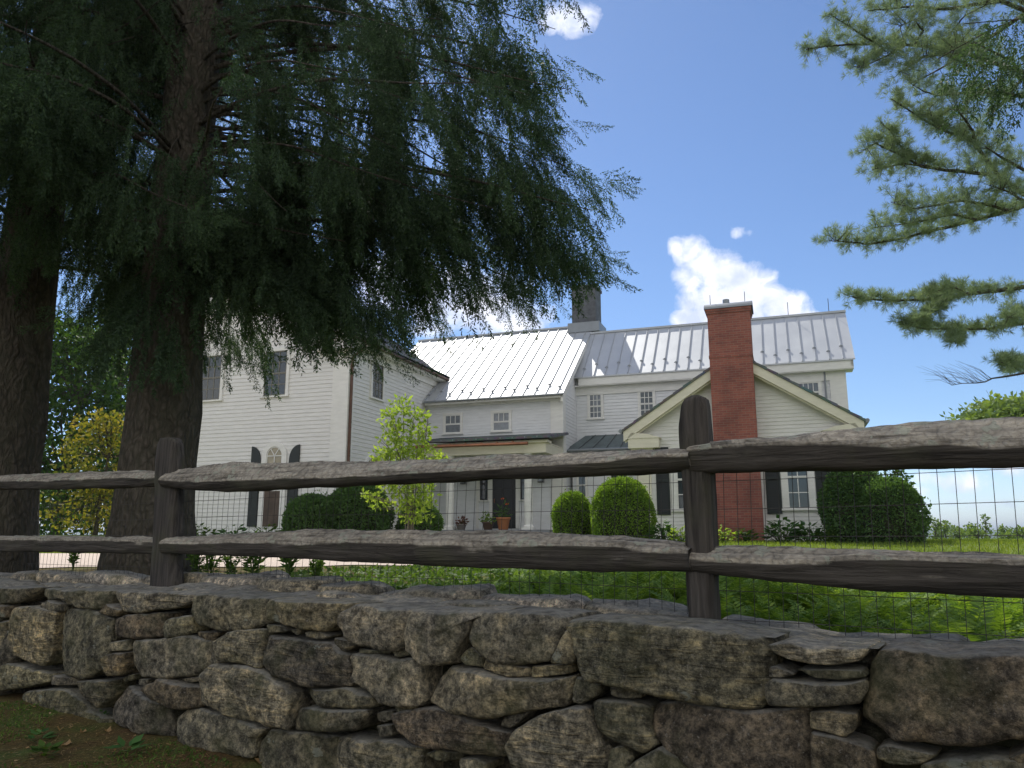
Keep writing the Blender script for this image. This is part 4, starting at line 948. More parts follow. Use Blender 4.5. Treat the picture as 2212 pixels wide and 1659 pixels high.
# ------------------------------------------------------------------ dry-stone wall
# outlines of the visible stones: zoom offset and points, colour letter
COLS = {'g': (0.22, 0.20, 0.155), 't': (0.29, 0.25, 0.175), 'o': (0.20, 0.185, 0.13), 'b': (0.20, 0.165, 0.12), 'd': (0.15, 0.135, 0.108), 'p': (0.29, 0.26, 0.205), 'w': (0.38, 0.34, 0.28)}
OFF = {'A': 0, 'B': 1000, 'C': 2000, 'D': 2872}
ST = [
('A','d',[(-60,262),(240,262),(200,360),(120,415),(-60,440)]),('A','g',[(250,285),(420,262),(800,280),(790,380),(760,470),(600,470),(420,400),(270,400)]),
('A','p',[(812,300),(1120,282),(1420,305),(1410,410),(1250,470),(1060,492),(900,490),(830,400)]),('A','g',[(1425,340),(1560,315),(1780,300),(2000,330),(1985,560),(1860,620),(1640,635),(1480,590),(1420,480)]),
('B','t',[(92,400),(400,385),(730,425),(640,500),(530,640),(300,590),(85,560)]),('A','t',[(50,480),(230,455),(440,500),(415,640),(350,885),(180,850),(45,800)]),
('A','o',[(440,490),(640,480),(830,560),(820,640),(790,900),(640,985),(425,960),(430,700)]),('A','b',[(840,540),(1000,505),(1190,500),(1178,680),(1000,700),(860,675),(820,600)]),
('A','o',[(1205,560),(1420,520),(1430,640),(1350,680),(1225,700),(1200,620)]),('A','b',[(745,500),(800,430),(900,480),(870,525)]),('A','g',[(270,460),(310,420),(350,440),(340,480)]),
('A','g',[(355,405),(460,430),(460,490),(345,480)]),('A','p',[(985,720),(1200,700),(1380,665),(1560,730),(1540,900),(1430,975),(1200,985),(1020,970),(950,880)]),
('A','b',[(785,830),(870,795),(960,800),(940,900),(920,960),(830,965),(790,900)]),('A','g',[(820,720),(950,700),(965,780),(810,785)]),
('A','g',[(1570,720),(1700,650),(1965,630),(1970,800),(1960,915),(1800,880),(1640,850),(1575,790)]),('A','b',[(1435,645),(1600,650),(1560,715),(1450,680)]),
('A','g',[(1545,800),(1600,790),(1640,870),(1560,905),(1525,870)]),('A','p',[(1500,990),(1600,890),(1760,895),(2000,940),(2130,1050),(2185,1130),(2175,1360),(2060,1340),(1850,1290),(1650,1240),(1530,1190),(1495,1060)]),
('A','b',[(1060,1080),(1200,990),(1380,1030),(1490,1060),(1510,1200),(1380,1225),(1250,1180),(1120,1140)]),('A','d',[(560,1010),(700,1005),(850,1000),(830,1120),(760,1215),(640,1120)]),
('A','d',[(800,1200),(900,1060),(1060,1120),(1230,1210),(1240,1440),(1040,1390),(870,1340),(790,1300)]),('A','o',[(865,1000),(970,960),(960,1010),(885,1020)]),
('A','g',[(985,1005),(1075,1000),(1050,1055),(1000,1040)]),('A','g',[(1300,1000),(1485,980),(1480,1015),(1380,1028)]),('A','o',[(-60,870),(160,890),(350,960),(340,1020),(180,1060),(-60,1080)]),
('A','g',[(365,970),(520,990),(540,1050),(365,1040)]),('A','o',[(140,1110),(300,1075),(500,1085),(560,1130),(640,1230),(780,1300),(780,1400),(600,1370),(300,1340),(120,1260)]),
('A','g',[(1330,1290),(1400,1230),(1520,1220),(1760,1280),(1970,1370),(1900,1440),(1880,1590),(1700,1560),(1450,1500),(1320,1480)]),
('B','g',[(15,1470),(110,1375),(370,1410),(555,1440),(590,1560),(560,1720),(20,1720)]),('B','g',[(600,1460),(700,1430),(860,1450),(1020,1460),(1230,1520),(1250,1760),(610,1760)]),
('A','g',[(-60,600),(40,560),(45,700),(30,790),(-60,800)]),('A','b',[(-60,450),(60,450),(50,535),(-60,540)]),
('B','p',[(650,500),(760,420),(900,395),(1150,392),(1200,450),(1160,600),(1080,770),(960,775),(780,750),(680,690),(630,590)]),
('B','p',[(1210,450),(1350,392),(1560,385),(1780,440),(1640,500),(1600,640),(1520,760),(1480,870),(1280,880),(1140,790),(1145,680),(1190,550)]),
('B','g',[(1625,560),(1740,480),(1950,445),(2150,450),(2300,530),(2305,600),(2205,850),(2080,885),(1940,885),(1800,880),(1690,800),(1620,710)]),
('B','p',[(730,820),(900,830),(1030,850),(1200,830),(1260,900),(1250,1000),(1280,1150),(1240,1190),(1080,1190),(930,1180),(880,1110),(790,1040),(725,1010)]),
('B','d',[(100,680),(340,700),(560,720),(700,830),(715,900),(715,1050),(600,1060),(420,1060),(280,1000),(130,960),(90,850)]),('B','g',[(80,590),(190,590),(240,640),(100,650)]),
('B','g',[(250,630),(340,615),(320,670)]),('B','g',[(370,650),(460,630),(540,680),(500,700),(390,680)]),('B','d',[(575,690),(680,710),(725,760),(650,800),(590,750)]),
('B','o',[(740,775),(940,790),(970,812),(740,810)]),('B','g',[(985,790),(1110,785),(1135,820),(1020,845)]),('B','o',[(340,1075),(700,1065),(860,1120),(895,1208),(700,1213),(500,1200),(360,1160),(320,1110)]),
('B','d',[(280,1225),(400,1207),(620,1222),(850,1222),(860,1260),(780,1370),(600,1375),(400,1380),(275,1370)]),('B','g',[(870,1260),(990,1240),(1010,1300),(940,1330),(870,1320)]),
('B','g',[(900,1350),(1010,1340),(1020,1420),(930,1430)]),('B','t',[(1390,965),(1440,915),(1700,935),(1900,990),(2202,995),(2320,1002),(2380,975),(2365,1060),(2310,1200),(2200,1208),(2050,1218),(1850,1258),(1740,1285),(1600,1250),(1420,1222),(1290,1160)]),
('B','o',[(1540,800),(1600,765),(1690,840),(1680,910),(1560,895),(1510,840)]),('B','t',[(1700,850),(1850,880),(2045,920),(2045,982),(1900,983),(1692,920)]),('B','t',[(2058,905),(2340,882),(2348,958),(2060,990)]),
('C','t',[(430,625),(500,780),(490,880),(312,878)]),('B','b',[(1030,1262),(1190,1233),(1330,1203),(1500,1242),(1650,1322),(1900,1422),(1880,1560),(1720,1570),(1500,1530),(1280,1490),(1110,1400)]),
('B','o',[(1035,1200),(1200,1198),(1190,1230),(1050,1242)]),('B','g',[(1825,1350),(1860,1282),(2035,1242),(1960,1330),(1900,1368)]),('B','o',[(1262,1560),(1370,1525),(1500,1560),(1510,1610),(1360,1620)]),
('B','p',[(1525,1600),(1650,1590),(1720,1640),(1720,1690),(1540,1690)]),('B','g',[(1905,1500),(2000,1370),(2150,1272),(2380,1214),(2455,1232),(2525,1350),(2595,1480),(2650,1560),(2640,1620),(2560,1720),(2200,1760),(1980,1660)]),
('C','o',[(420,560),(600,535),(1000,545),(1400,575),(1700,615),(1900,640),(1945,760),(1955,880),(1935,950),(1915,1160),(1850,1215),(1700,1210),(1400,1160),(1000,1080),(700,1010),(590,980),(545,880),(505,740)]),
('C','o',[(495,990),(560,1000),(680,1050),(650,1120),(530,1190),(475,1170),(467,1080)]),('C','g',[(735,1072),(850,1068),(965,1110),(960,1148),(820,1148),(742,1120)]),
('C','o',[(622,1175),(850,1160),(1000,1192),(1055,1235),(1060,1350),(1125,1480),(1010,1545),(900,1500),(760,1430),(662,1370),(645,1270)]),
('C','b',[(1045,1240),(1120,1188),(1500,1203),(1800,1233),(2202,1222),(2250,1235),(2255,1400),(2250,1800),(1500,1780),(1350,1620),(1200,1530),(1082,1390)]),
('C','o',[(765,1525),(850,1495),(935,1590),(860,1700),(745,1680)]),('C','g',[(870,1680),(1000,1585),(1150,1495),(1250,1565),(1400,1700),(1300,1800),(880,1800)]),
('D','w',[(300,740),(450,660),(600,655),(740,680),(1020,735),(1000,820),(960,860),(800,880),(600,870),(430,840),(345,800)]),('D','g',[(295,912),(340,905),(480,970),(400,985),(285,985)]),
('D','o',[(505,925),(700,922),(960,930),(1018,982),(840,1000),(640,985)]),('D','g',[(268,1040),(320,992),(560,1022),(800,1027),(1000,1012),(1008,1080),(960,1180),(800,1188),(600,1198),(300,1198),(272,1130)]),
('D','b',[(1110,790),(1250,735),(1600,725),(2100,730),(2500,760),(2540,1300),(2450,1440),(2100,1442),(1900,1478),(1500,1478),(1200,1458),(1120,1370),(985,1300),(1003,1200),(1042,1050),(1052,920)]),
('D','t',[(604,1240),(760,1232),(938,1270),(920,1395),(860,1435),(740,1398),(604,1362)]),('D','b',[(612,1402),(800,1430),(1000,1500),(1078,1550),(1078,1760),(612,1760)]),
('D','g',[(1102,1530),(1180,1502),(1350,1532),(1555,1580),(1420,1648),(1200,1648),(1102,1600)]),('D','g',[(1450,1645),(1700,1602),(2000,1592),(2350,1650),(2400,1780),(1450,1780)]),
('D','b',[(2085,1590),(2202,1545),(2360,1540),(2400,1620),(2120,1628)]),('D','t',[(245,640),(300,630),(325,670),(280,690)]),('D','o',[(785,690),(880,640),(960,670),(1100,735),(1040,735)]),
]
wall = empty('dry_stone_wall', FP(0, FACE, .3), 0, label='dry-stone fieldstone wall carrying the split-rail fence', cat='stone wall'); wall.rotation_euler = (0, 0, FANG)
wo_ = wall.location.copy()
def wloc(s, t, z): return Vector((s, -(t-FACE), z-wo_.z))
ZTT = [(-9, 1.17), (-4.53, 1.165), (-2.55, 1.212), (-1.55, 1.215), (-1.14, 1.206), (-.42, 1.226), (-.03, 1.222), (.12, 1.214), (.48, 1.185), (.78, 1.188), (.99, 1.205), (3, 1.2)]
ZBT = [(-9, 1.19), (-6.1, 1.20), (-3.5, 1.245), (-2.8, 1.262), (-1.6, 1.25), (-.77, 1.24), (-.12, 1.216), (.07, 1.2), (.32, 1.189), (.7, 1.18), (3, 1.18)]
def ztab(T, x):
    for a, b in zip(T[:-1], T[1:]):
        if a[0] <= x <= b[0]: return a[1]+(b[1]-a[1])*(x-a[0])/(b[0]-a[0])
    return T[-1][1]
def stone_mesh(poly, depth, bulge, ofs, seed, N_=72, name='stone', col='g', top=False, amp=1.0):
    # poly in wall coordinates (s,z)
    P = [Vector(p) for p in poly]; n = len(P)
    # round the corners (chaikin once) then resample
    Q = []
    for i in range(n):
        a, b, c = P[i-1], P[i], P[(i+1) % n]; Q += [b.lerp(a, .08), b.lerp(c, .08)]
    Q.append(Q[0]); L = [0]
    for a, b in zip(Q[:-1], Q[1:]): L.append(L[-1]+(a-b).length)
    B = []; j = 0
    for k in range(N_):
        d = L[-1]*k/N_
        while L[j+1] < d: j += 1
        r = (d-L[j])/max(1e-9, L[j+1]-L[j]); B.append(Q[j].lerp(Q[j+1], r))
    A = sum(B[i].x*B[(i+1) % N_].y-B[(i+1) % N_].x*B[i].y for i in range(N_))/2
    if A < 0: B = B[::-1]
    cx = sum((B[i]+B[(i+1) % N_]).x*(B[i].x*B[(i+1) % N_].y-B[(i+1) % N_].x*B[i].y) for i in range(N_))/(6*abs(A))
    cz = sum((B[i]+B[(i+1) % N_]).y*(B[i].x*B[(i+1) % N_].y-B[(i+1) % N_].x*B[i].y) for i in range(N_))/(6*abs(A))
    c = Vector((cx, cz)); size = sqrt(abs(A))
    rings = [(r, None) for r in (.1, .2, .3, .4, .5, .6, .7, .79, .86, .92, .96, .985, 1.0)]+[(1.0, d) for d in (.015, .04, .09, .16, .25)]+[(.93, .33)]
    V = [(c.x, bulge, c.y)]; F = []
    nr = len(rings)
    for (r, d) in rings:
        for k in range(N_):
            p = c.lerp(B[k], r)
            y = bulge*(1-.35*r*r-.65*r**18) if d is None else -d*depth/.33
            V.append((p.x, y, p.y))
    out = []
    R_ = random.Random(seed); tl = (R_.uniform(-.06, .06), R_.uniform(-.08, .08))
    planes = [(R_.uniform(-1, 1), R_.uniform(-1, 1)) for _ in range(5)]
    for (x, y, z) in V:
        q = Vector((x*5, y*5+seed, z*5)); a = amp*min(1, size/.25)
        dx = .010*a*noise.noise(q)+.007*a*noise.noise(q*4.3); dz = .010*a*noise.noise(q+Vector((7, 3, 1)))+.005*a*noise.noise(q*3.1+Vector((2, 0, 0)))
        dy = .022*a*noise.noise(q*.9+Vector((0, 9, 4)))+.012*a*noise.noise(q*2.6)+.008*a*noise.noise(q*6)+.004*noise.noise(q*15)+.010*a*abs(noise.noise(q*2.1+Vector((5, 5, 5))))
        rx, rz2 = x-c.x, z-c.y
        for (pa, pb) in planes: dy -= max(0, (pa*rx+pb*rz2)/size-.24)*.085*size*1.6
        dy += tl[0]*rx+tl[1]*rz2
        out.append(tuple(wloc(x+dx, FACE+ofs+y+dy, z+dz)))
    for k in range(N_): F.append((0, 1+k, 1+(k+1) % N_))
    for r in range(nr-1):
        b0 = 1+r*N_; b1 = b0+N_
        for k in range(N_): k2 = (k+1) % N_; F.append((b0+k, b1+k, b1+k2, b0+k2))
    F.append(tuple(1+(nr-1)*N_+k for k in range(N_-1, -1, -1)))
    o = mesh_obj(name, out, F, MS, wall, True)
    cc = COLS[col]; j = R_.uniform(.85, 1.15); o.color = (cc[0]*j, cc[1]*j, cc[2]*j*R_.uniform(.92, 1.05), 1)
    return o
for i, (z_, cl_, pts) in enumerate(ST):
    poly = []
    for (a, b) in pts:
        u = (OFF[z_]+a/1.898)/1.8228; v = (2150+b/1.898)/1.8228
        s, z = fhit(u, v, FACE); poly.append((s, min(z, ztab(ZTT, s)+.012*noise.noise(Vector((s*9, i, 0))))))
    xs = [p[0] for p in poly]; zs = [p[1] for p in poly]; w_ = max(xs)-min(xs); h_ = max(zs)-min(zs)
    cs = sum(xs)/len(xs); czz = sum(zs)/len(zs)
    poly = [(cs+(x-cs)*1.045, czz+(z-czz)*(1.05 if z < ztab(ZTT, x)-.03 else 1.0)) for x, z in poly]
    sz = sqrt(w_*h_)
    stone_mesh(poly, .30 if sz > .12 else .16, min(.032, sz*.16), R.uniform(-.016, .014)-(0.02 if sz < .1 else 0), i+1, N_=96 if sz > .22 else 56, col=cl_)
# stones of the wall outside and below the picture
def extra(s, z, w_, h_, seed, t=0.0, col=None, depth=.3):
    n = R.randint(5, 8); P = []
    for k in range(n):
        q = 2*pi*(k+R.uniform(-.2, .2))/n; P.append((s+w_*.5*cos(q)*R.uniform(.9, 1.12)*(1.1 if abs(cos(q)) > .6 else 1), z+h_*.5*sin(q)*R.uniform(.9, 1.15)))
    return stone_mesh(P, depth, min(.03, sqrt(w_*h_)*.16), t, seed, N_=40, col=col or R.choice('gpgtobd'))
sL, _ = fhit(0, 1500, FACE); sR, _ = fhit(2212, 1500, FACE)
k = 200
for (a, b) in ((sL-2.2, sL-.15), (sR+.22, sR+1.8)):
    z = 1.14
    while z > -.05:
        h_ = R.uniform(.16, .26); s = a+R.uniform(0, .2)
        while s < b:
            w_ = R.uniform(.25, .5); extra(s+w_/2, z-h_/2+.04, w_+.02, h_+.02, k); k += 1; s += w_+.01
        z -= h_+.01
# rough hearting between the faces, coloured dark to paint shade into the gaps
m = MB(); n = 220; prev = None
for i in range(n+1):
    s = sL-2.3+(sR+1.9-sL+2.3)*i/n
    zt = 1.13+.025*noise.noise(Vector((s*3, 0, 0))); cur = [wloc(s, FACE-.14, -.3), wloc(s, FACE-.12+.02*noise.noise(Vector((s*6, 2, 0))), zt-.04), wloc(s, BACK+.04, zt-.03), wloc(s, BACK+.05, -.3)]
    cur = [tuple(c) for c in cur]
    if prev: 
        for k_ in range(3): m.quad(prev[k_], cur[k_], cur[k_+1], prev[k_+1])
    prev = cur
o = m.build('hearting', MS, wall); o.color = (.05, .045, .04, 1)
# capping slabs on top, behind the face stones
def slab(s, t, w_, d_, h_, z, seed, col, rot=0.0):
    n = 26; V = []; F = []; R_ = random.Random(seed)
    ra = [R_.uniform(.86, 1.1) for _ in range(n)]; ra = [(ra[i-1]+ra[i]*2+ra[(i+1) % n])/4 for i in range(n)]
    prof = [(0, h_), (.25, h_), (.5, h_*.99), (.72, h_*.97), (.86, h_*.92), (.95, h_*.8), (1.0, h_*.55), (.99, h_*.25), (.93, 0)]
    V.append((0, 0, h_))
    for (r, z_) in prof[1:]:
        for k in range(n):
            q = 2*pi*k/n; e = .62; ca, sa = cos(q), sin(q)
            V.append((w_/2*r*ra[k]*abs(ca)**e*(1 if ca > 0 else -1), d_/2*r*ra[k]*abs(sa)**e*(1 if sa > 0 else -1), z_))
    out = []; tx, ty = R_.uniform(-.07, .07), R_.uniform(-.09, .09)
    for (x, y, z_) in V:
        q = Vector((x*6+seed, y*6, z_*6)); dz = .018*noise.noise(q)+.008*noise.noise(q*2.7)+.004*noise.noise(q*8)+tx*x+ty*y
        x2 = x*cos(rot)-y*sin(rot); y2 = x*sin(rot)+y*cos(rot)
        out.append(tuple(wloc(s+x2+.008*noise.noise(q*2), t+y2+.008*noise.noise(q*2.2), z+z_+dz)))
    for k in range(n): F.append((0, 1+(k+1) % n, 1+k))
    for r in range(len(prof)-2):
        b0 = 1+r*n
        for k in range(n): k2 = (k+1) % n; F.append((b0+k, b0+k2, b0+n+k2, b0+n+k))
    F.append(tuple(1+(len(prof)-2)*n+k for k in range(n)))
    # local -y is towards the camera so flip winding
    o = mesh_obj('cap_stone', out, F, MS, wall, True); cc = COLS[col]; o.color = (cc[0]*1.3, cc[1]*1.3, cc[2]*1.35, 1)  # cap colour raised for lichen and to stand in for blocked sky light
s = sL-2.2; k = 500
while s < sR+1.9:
    w_ = R.uniform(.34, .66); hh = R.uniform(.09, .13); slab(s+w_/2, BACK+.17, w_+.03, R.uniform(.28, .36), hh, ztab(ZBT, s+w_/2)-hh+R.uniform(-.012, .018), k, R.choice('ppwgp'), R.uniform(-.08, .08)); k += 1; s += w_-.01
s = sL-2.2
while s < sR+1.9:
    w_ = R.uniform(.25, .5); hh = R.uniform(.07, .10); slab(s+w_/2, .03+R.uniform(-.02, .02), w_+.03, R.uniform(.26, .34), hh, (ztab(ZBT, s+w_/2)+ztab(ZTT, s+w_/2))/2-hh+R.uniform(-.022, .0), k, R.choice('pgpg'), R.uniform(-.15, .15)); k += 1; s += w_-.01

# ------------------------------------------------------------------ foliage tools
def unit(a): return a/np.maximum(np.linalg.norm(a, axis=-1, keepdims=True), 1e-9)
def leaves_np(P, D, L, Wd, Nv=None, fold=0.0, shape='d'):
    # diamond leaves: base P, direction D
    P = np.asarray(P, float); D = unit(np.asarray(D, float)); n = len(P)
    if Nv is None: Nv = unit(NR.normal(size=(n, 3)))
    S_ = unit(np.cross(D, Nv)); L = np.broadcast_to(np.asarray(L, float), (n,))[:, None]; Wd = np.broadcast_to(np.asarray(Wd, float), (n,))[:, None]
    up = np.cross(S_, D)
    V = np.stack([P, P+D*L*.45+S_*Wd/2+up*fold*Wd, P+D*L, P+D*L*.45-S_*Wd/2+up*fold*Wd], 1).reshape(-1, 3)
    F = np.arange(4*n).reshape(n, 4); return V, F
def leaf_obj(name, sets, m, parent=None):
    Vs = []; Fs = []; o = 0
    for V, F in sets: Vs.append(V); Fs.append(F+o); o += len(V)
    return np_obj(name, np.concatenate(Vs), np.concatenate(Fs), m, parent)
def rdir(n): return unit(NR.normal(size=(n, 3)))

def blob_cloud(blobs, n_per, L, Wd, updir=0.2, jit=.6, shell=.55):
    # blobs: (x,y,z,rx,ry,rz)
    out = []
    for (x, y, z, a, b, c) in blobs:
        n = int(n_per*(a*b+b*c+a*c)/3)
        d = rdir(n); r = NR.uniform(shell, 1.0, size=(n, 1))**.7
        P = np.array([x, y, z])+d*r*np.array([a, b, c])
        D = unit(d*.6+NR.normal(size=(n, 3))*jit+np.array([0, 0, updir]))
        s = NR.uniform(.7, 1.25, n); out.append(leaves_np(P, D, L*s, Wd*s))
    return out

# ------------------------------------------------------------------ spruces
def spray_template(seed):
    r = random.Random(seed); rg = np.random.default_rng(seed)
    segs = []   # (p0,p1)
    L = .55; n = 9; p = Vector((0, 0, 0)); d = Vector((.25, 0, -1)).normalized(); main = [p.copy()]
    for i in range(n):
        d = (d+Vector((r.uniform(-.14, .14), r.uniform(-.14, .14), -.06))).normalized(); p = p+d*L/n; main.append(p.copy())
    segs += list(zip(main[:-1], main[1:]))
    for i in range(1, n-0):
        for sg in (-1, 1):
            if r.random() < .12: continue
            ln = (.19-.014*i)*r.uniform(.5, 1.2)
            az = r.uniform(-.6, .6)+(0 if sg > 0 else pi); e = Vector((cos(az)*.75, sin(az)*.75, -.8+r.uniform(-.3, .25))).normalized()
            q = main[i].copy(); k = 4; pr = q
            for j in range(k):
                e = (e+Vector((0, 0, -.22))).normalized(); q = q+e*ln/k; segs.append((pr.copy(), q.copy())); pr = q.copy()
    P = []; D = []; Ls = []
    for a, b in segs:
        ax = (b-a); ln = ax.length; ax.normalize(); m_ = max(3, int(ln/.0105))
        for j in range(m_):
            v = Vector((r.gauss(0, 1), r.gauss(0, 1), r.gauss(0, 1))); v = v-ax*v.dot(ax); v.normalize()
            P.append(a.lerp(b, (j+r.random())/m_)); D.append((v*.75+ax*.8).normalized()); Ls.append(r.uniform(.022, .034))
    P = np.array([tuple(x) for x in P]); D = np.array([tuple(x) for x in D])
    V, F = leaves_np(P, D, np.array(Ls)*1.1, .0095, Nv=unit(rg.normal(size=(len(P), 3))))
    return V
SPT = [spray_template(s) for s in range(6)]
def place_sprays(items):
    # items: (pos, azimuth, scale, tilt)
    Vs = []
    for (p, az, s, tl) in items:
        T = SPT[R.randrange(6)]*s
        # tilt about local y, then yaw
        ct, st_ = cos(tl), sin(tl); x = T[:, 0]*ct-T[:, 2]*st_; z = T[:, 0]*st_+T[:, 2]*ct; y = T[:, 1]
        ca, sa = cos(az), sin(az)
        Vs.append(np.stack([x*ca-y*sa+p[0], x*sa+y*ca+p[1], z+p[2]], 1))
    V = np.concatenate(Vs); return V, np.arange(len(V)).reshape(-1, 4)
def proj(p):
    x, y, z = p[0], p[1], p[2]-EYE
    yy = y*cos(PITCH)+z*sin(PITCH); zz = -y*sin(PITCH)+z*cos(PITCH)
    if yy < .3: return (9999, -9999)
    return (1106+FPX*x/yy, 829.5-FPX*zz/yy)
def bough_curve(base, az, L, droop, rise=.1, n=16, wig=.06, tip_up=.12):
    pts = []; p = Vector(base); 
    for i in range(n+1):
        q = i/n; pts.append(p.copy())
        sl = rise-droop*min(1, q*1.6)+tip_up*max(0, q-.7)*3
        d = Vector((cos(az), sin(az), sl)); d.normalize(); az += R.uniform(-wig, wig); p = p+d*L/n
    return pts
def spruce(name, x, y, r0_, H, boughs, label, lean=(0, 0), keep=None, dens=1.0, sc_=1.0, gap=.07, aims=()):
    g = gz(x, y); t = empty(name, (x, y, g), 0, label=label, cat='tree')
    m = MB(); pts = []; rad = []
    for i in range(40):
        q = i/39; z = -.3+q*(H+.3); fl = .30*exp(-max(0, z)*2.2); pts.append((lean[0]*z, lean[1]*z, z)); rad.append(r0_*(1-.86*q)+fl*r0_)
    m.tube(pts, rad, 28)
    m.v = [(a+(.03*r0_/.36)*noise.noise(Vector((a*6, b*6, c*1.5)))+(a*.12)*noise.noise(Vector((atan2(b, a)*2.2, 3, c*.3))), b+.03*noise.noise(Vector((a*6+9, b*6, c*1.5))), c) for (a, b, c) in m.v]
    m.build('trunk', MBARK, t, True)
    lb = MB(); items = []
    for bg_ in list(boughs)+list(aims):
        aim = len(bg_) == 2
        if not aim:
            z, az, L, droop = bg_; c = bough_curve((lean[0]*z, lean[1]*z, z), az, L, droop, rise=.15); n = len(c)-1
        else:
            # a bough that ends at a known point of the yard
            (tx, ty, tz), dz = bg_[:2]; e = Vector((tx-x, ty-y, tz-g)); b0 = Vector((0, 0, e.z+dz)); mid = Vector((e.x*.55, e.y*.55, e.z+dz*.8)); n = 16; c = []
            for i in range(n+1):
                q = i/n; c.append(b0*(1-q)**2+mid*(2*q*(1-q))+e*q*q+Vector((.12*noise.noise(Vector((tx, q*3, 5))), 0, .14*noise.noise(Vector((tx, ty, q*3.5)))))*min(1, 3*q*(1-q)+.1))
            az = atan2(e.y, e.x); L = sqrt(e.x**2+e.y**2)
        if keep:
            kk = n+1
            for i in range(3, n+1):
                u, v = proj((c[i].x+x, c[i].y+y, c[i].z+g))
                if -100 < u < 2312 and -100 < v < 1700 and not (keep(u+25, v) and keep(u+25, v+45)): kk = i; break
            c2 = c[:kk]
        else: c2 = c
        if aim: c2 = c2[:max(3, int(len(c2)*.6))]
        if len(c2) > 2: lb.tube(c2, [max(.004, (.020 if aim else .036)*L/5*(1-.92*i/(len(c2)-1))) for i in range(len(c2))], 6)
        nsp = int(L*26*dens*(1.4 if aim else 1))
        for k in range(nsp):
            q = .16+.84*(k+R.random())/nsp; f = q*n; i = min(n-1, int(f)); p = c[i].lerp(c[i+1], f-i)
            spread = .55*L/5*sin(min(1, (1-q)*1.5+.12)*pi*.5)
            a2 = az+pi/2; off = R.uniform(-1, 1)*spread*1.3
            back = abs(off)*.45
            P = p+Vector((cos(a2)*off+cos(az)*back*.6, sin(a2)*off+sin(az)*back*.6, -abs(off)*.28+R.uniform(-.03, .03)))
            s = sc_*R.uniform(.6, 1.35)*(1.0 if q < .85 else .7)*(1.15 if aim else 1)
            if noise.noise(Vector(((P.x+x)*2.6, (P.y+y)*.3, (P.z+g)*2.8+3)))+.35*noise.noise(Vector(((P.x+x)*.8, 1, (P.z+g)*.9))) < gap + (.20 if P.z > 4.6 else 0) - (.17 if aim else 0) and P.x+x > -3.7: continue
            if keep:
                W_ = (P.x+x, P.y+y, P.z+g-.35*s); u, v = proj(W_)
                if not keep(u, v): continue
            az2 = az+R.uniform(-.9, .9)+(.8 if off > 0 else -.8)*min(1, abs(off)*2)
            items.append(((P.x, P.y, P.z), az2, s, R.uniform(-.15, .5)+(.75 if q > .93 else 0)))
    lb.build('branches', MBARK, t, True)
    V, F = place_sprays(items); np_obj('crown', V, F, MSPRUCE, t)
    return t, len(items)
ENV = [(-400,760),(0,700),(60,705),(100,640),(160,700),(190,840),(250,860),(330,880),(400,870),(470,880),(540,880),(580,760),(620,720),(660,790),(690,790),(715,700),(770,730),(800,850),(850,845),(880,770),(920,760),(960,700),(1010,700),(1060,680),(1100,695),(1150,670),(1200,660),(1240,650),(1300,655),(1345,640)]
REN = [(-200,1320),(0,1310),(60,1265),(130,1285),(180,1290),(240,1275),(330,1268),(400,1255),(420,1345),(500,1335),(560,1300),(620,1328),(660,1325)]
def interp(T, x):
    for a, b in zip(T[:-1], T[1:]):
        if a[0] <= x <= b[0]: return a[1]+(b[1]-a[1])*(x-a[0])/(b[0]-a[0])
    return T[0][1] if x < T[0][0] else T[-1][1]
def keepA(u, v):
    if v < -500 or u < -500: return True
    return v < interp(ENV, u)+28 and u < interp(REN, v)-8
def ring_boughs(z0, z1, dz, per, L0, L1, droop=(.45, .7)):
    B = []; z = z0
    while z < z1:
        for k in range(per):
            q = (z-z0)/(z1-z0); B.append((z+R.uniform(-.2, .2), R.uniform(0, 2*pi), (L0+(L1-L0)*q)*R.uniform(.8, 1.1), R.uniform(*droop)))
        z += dz
    return B
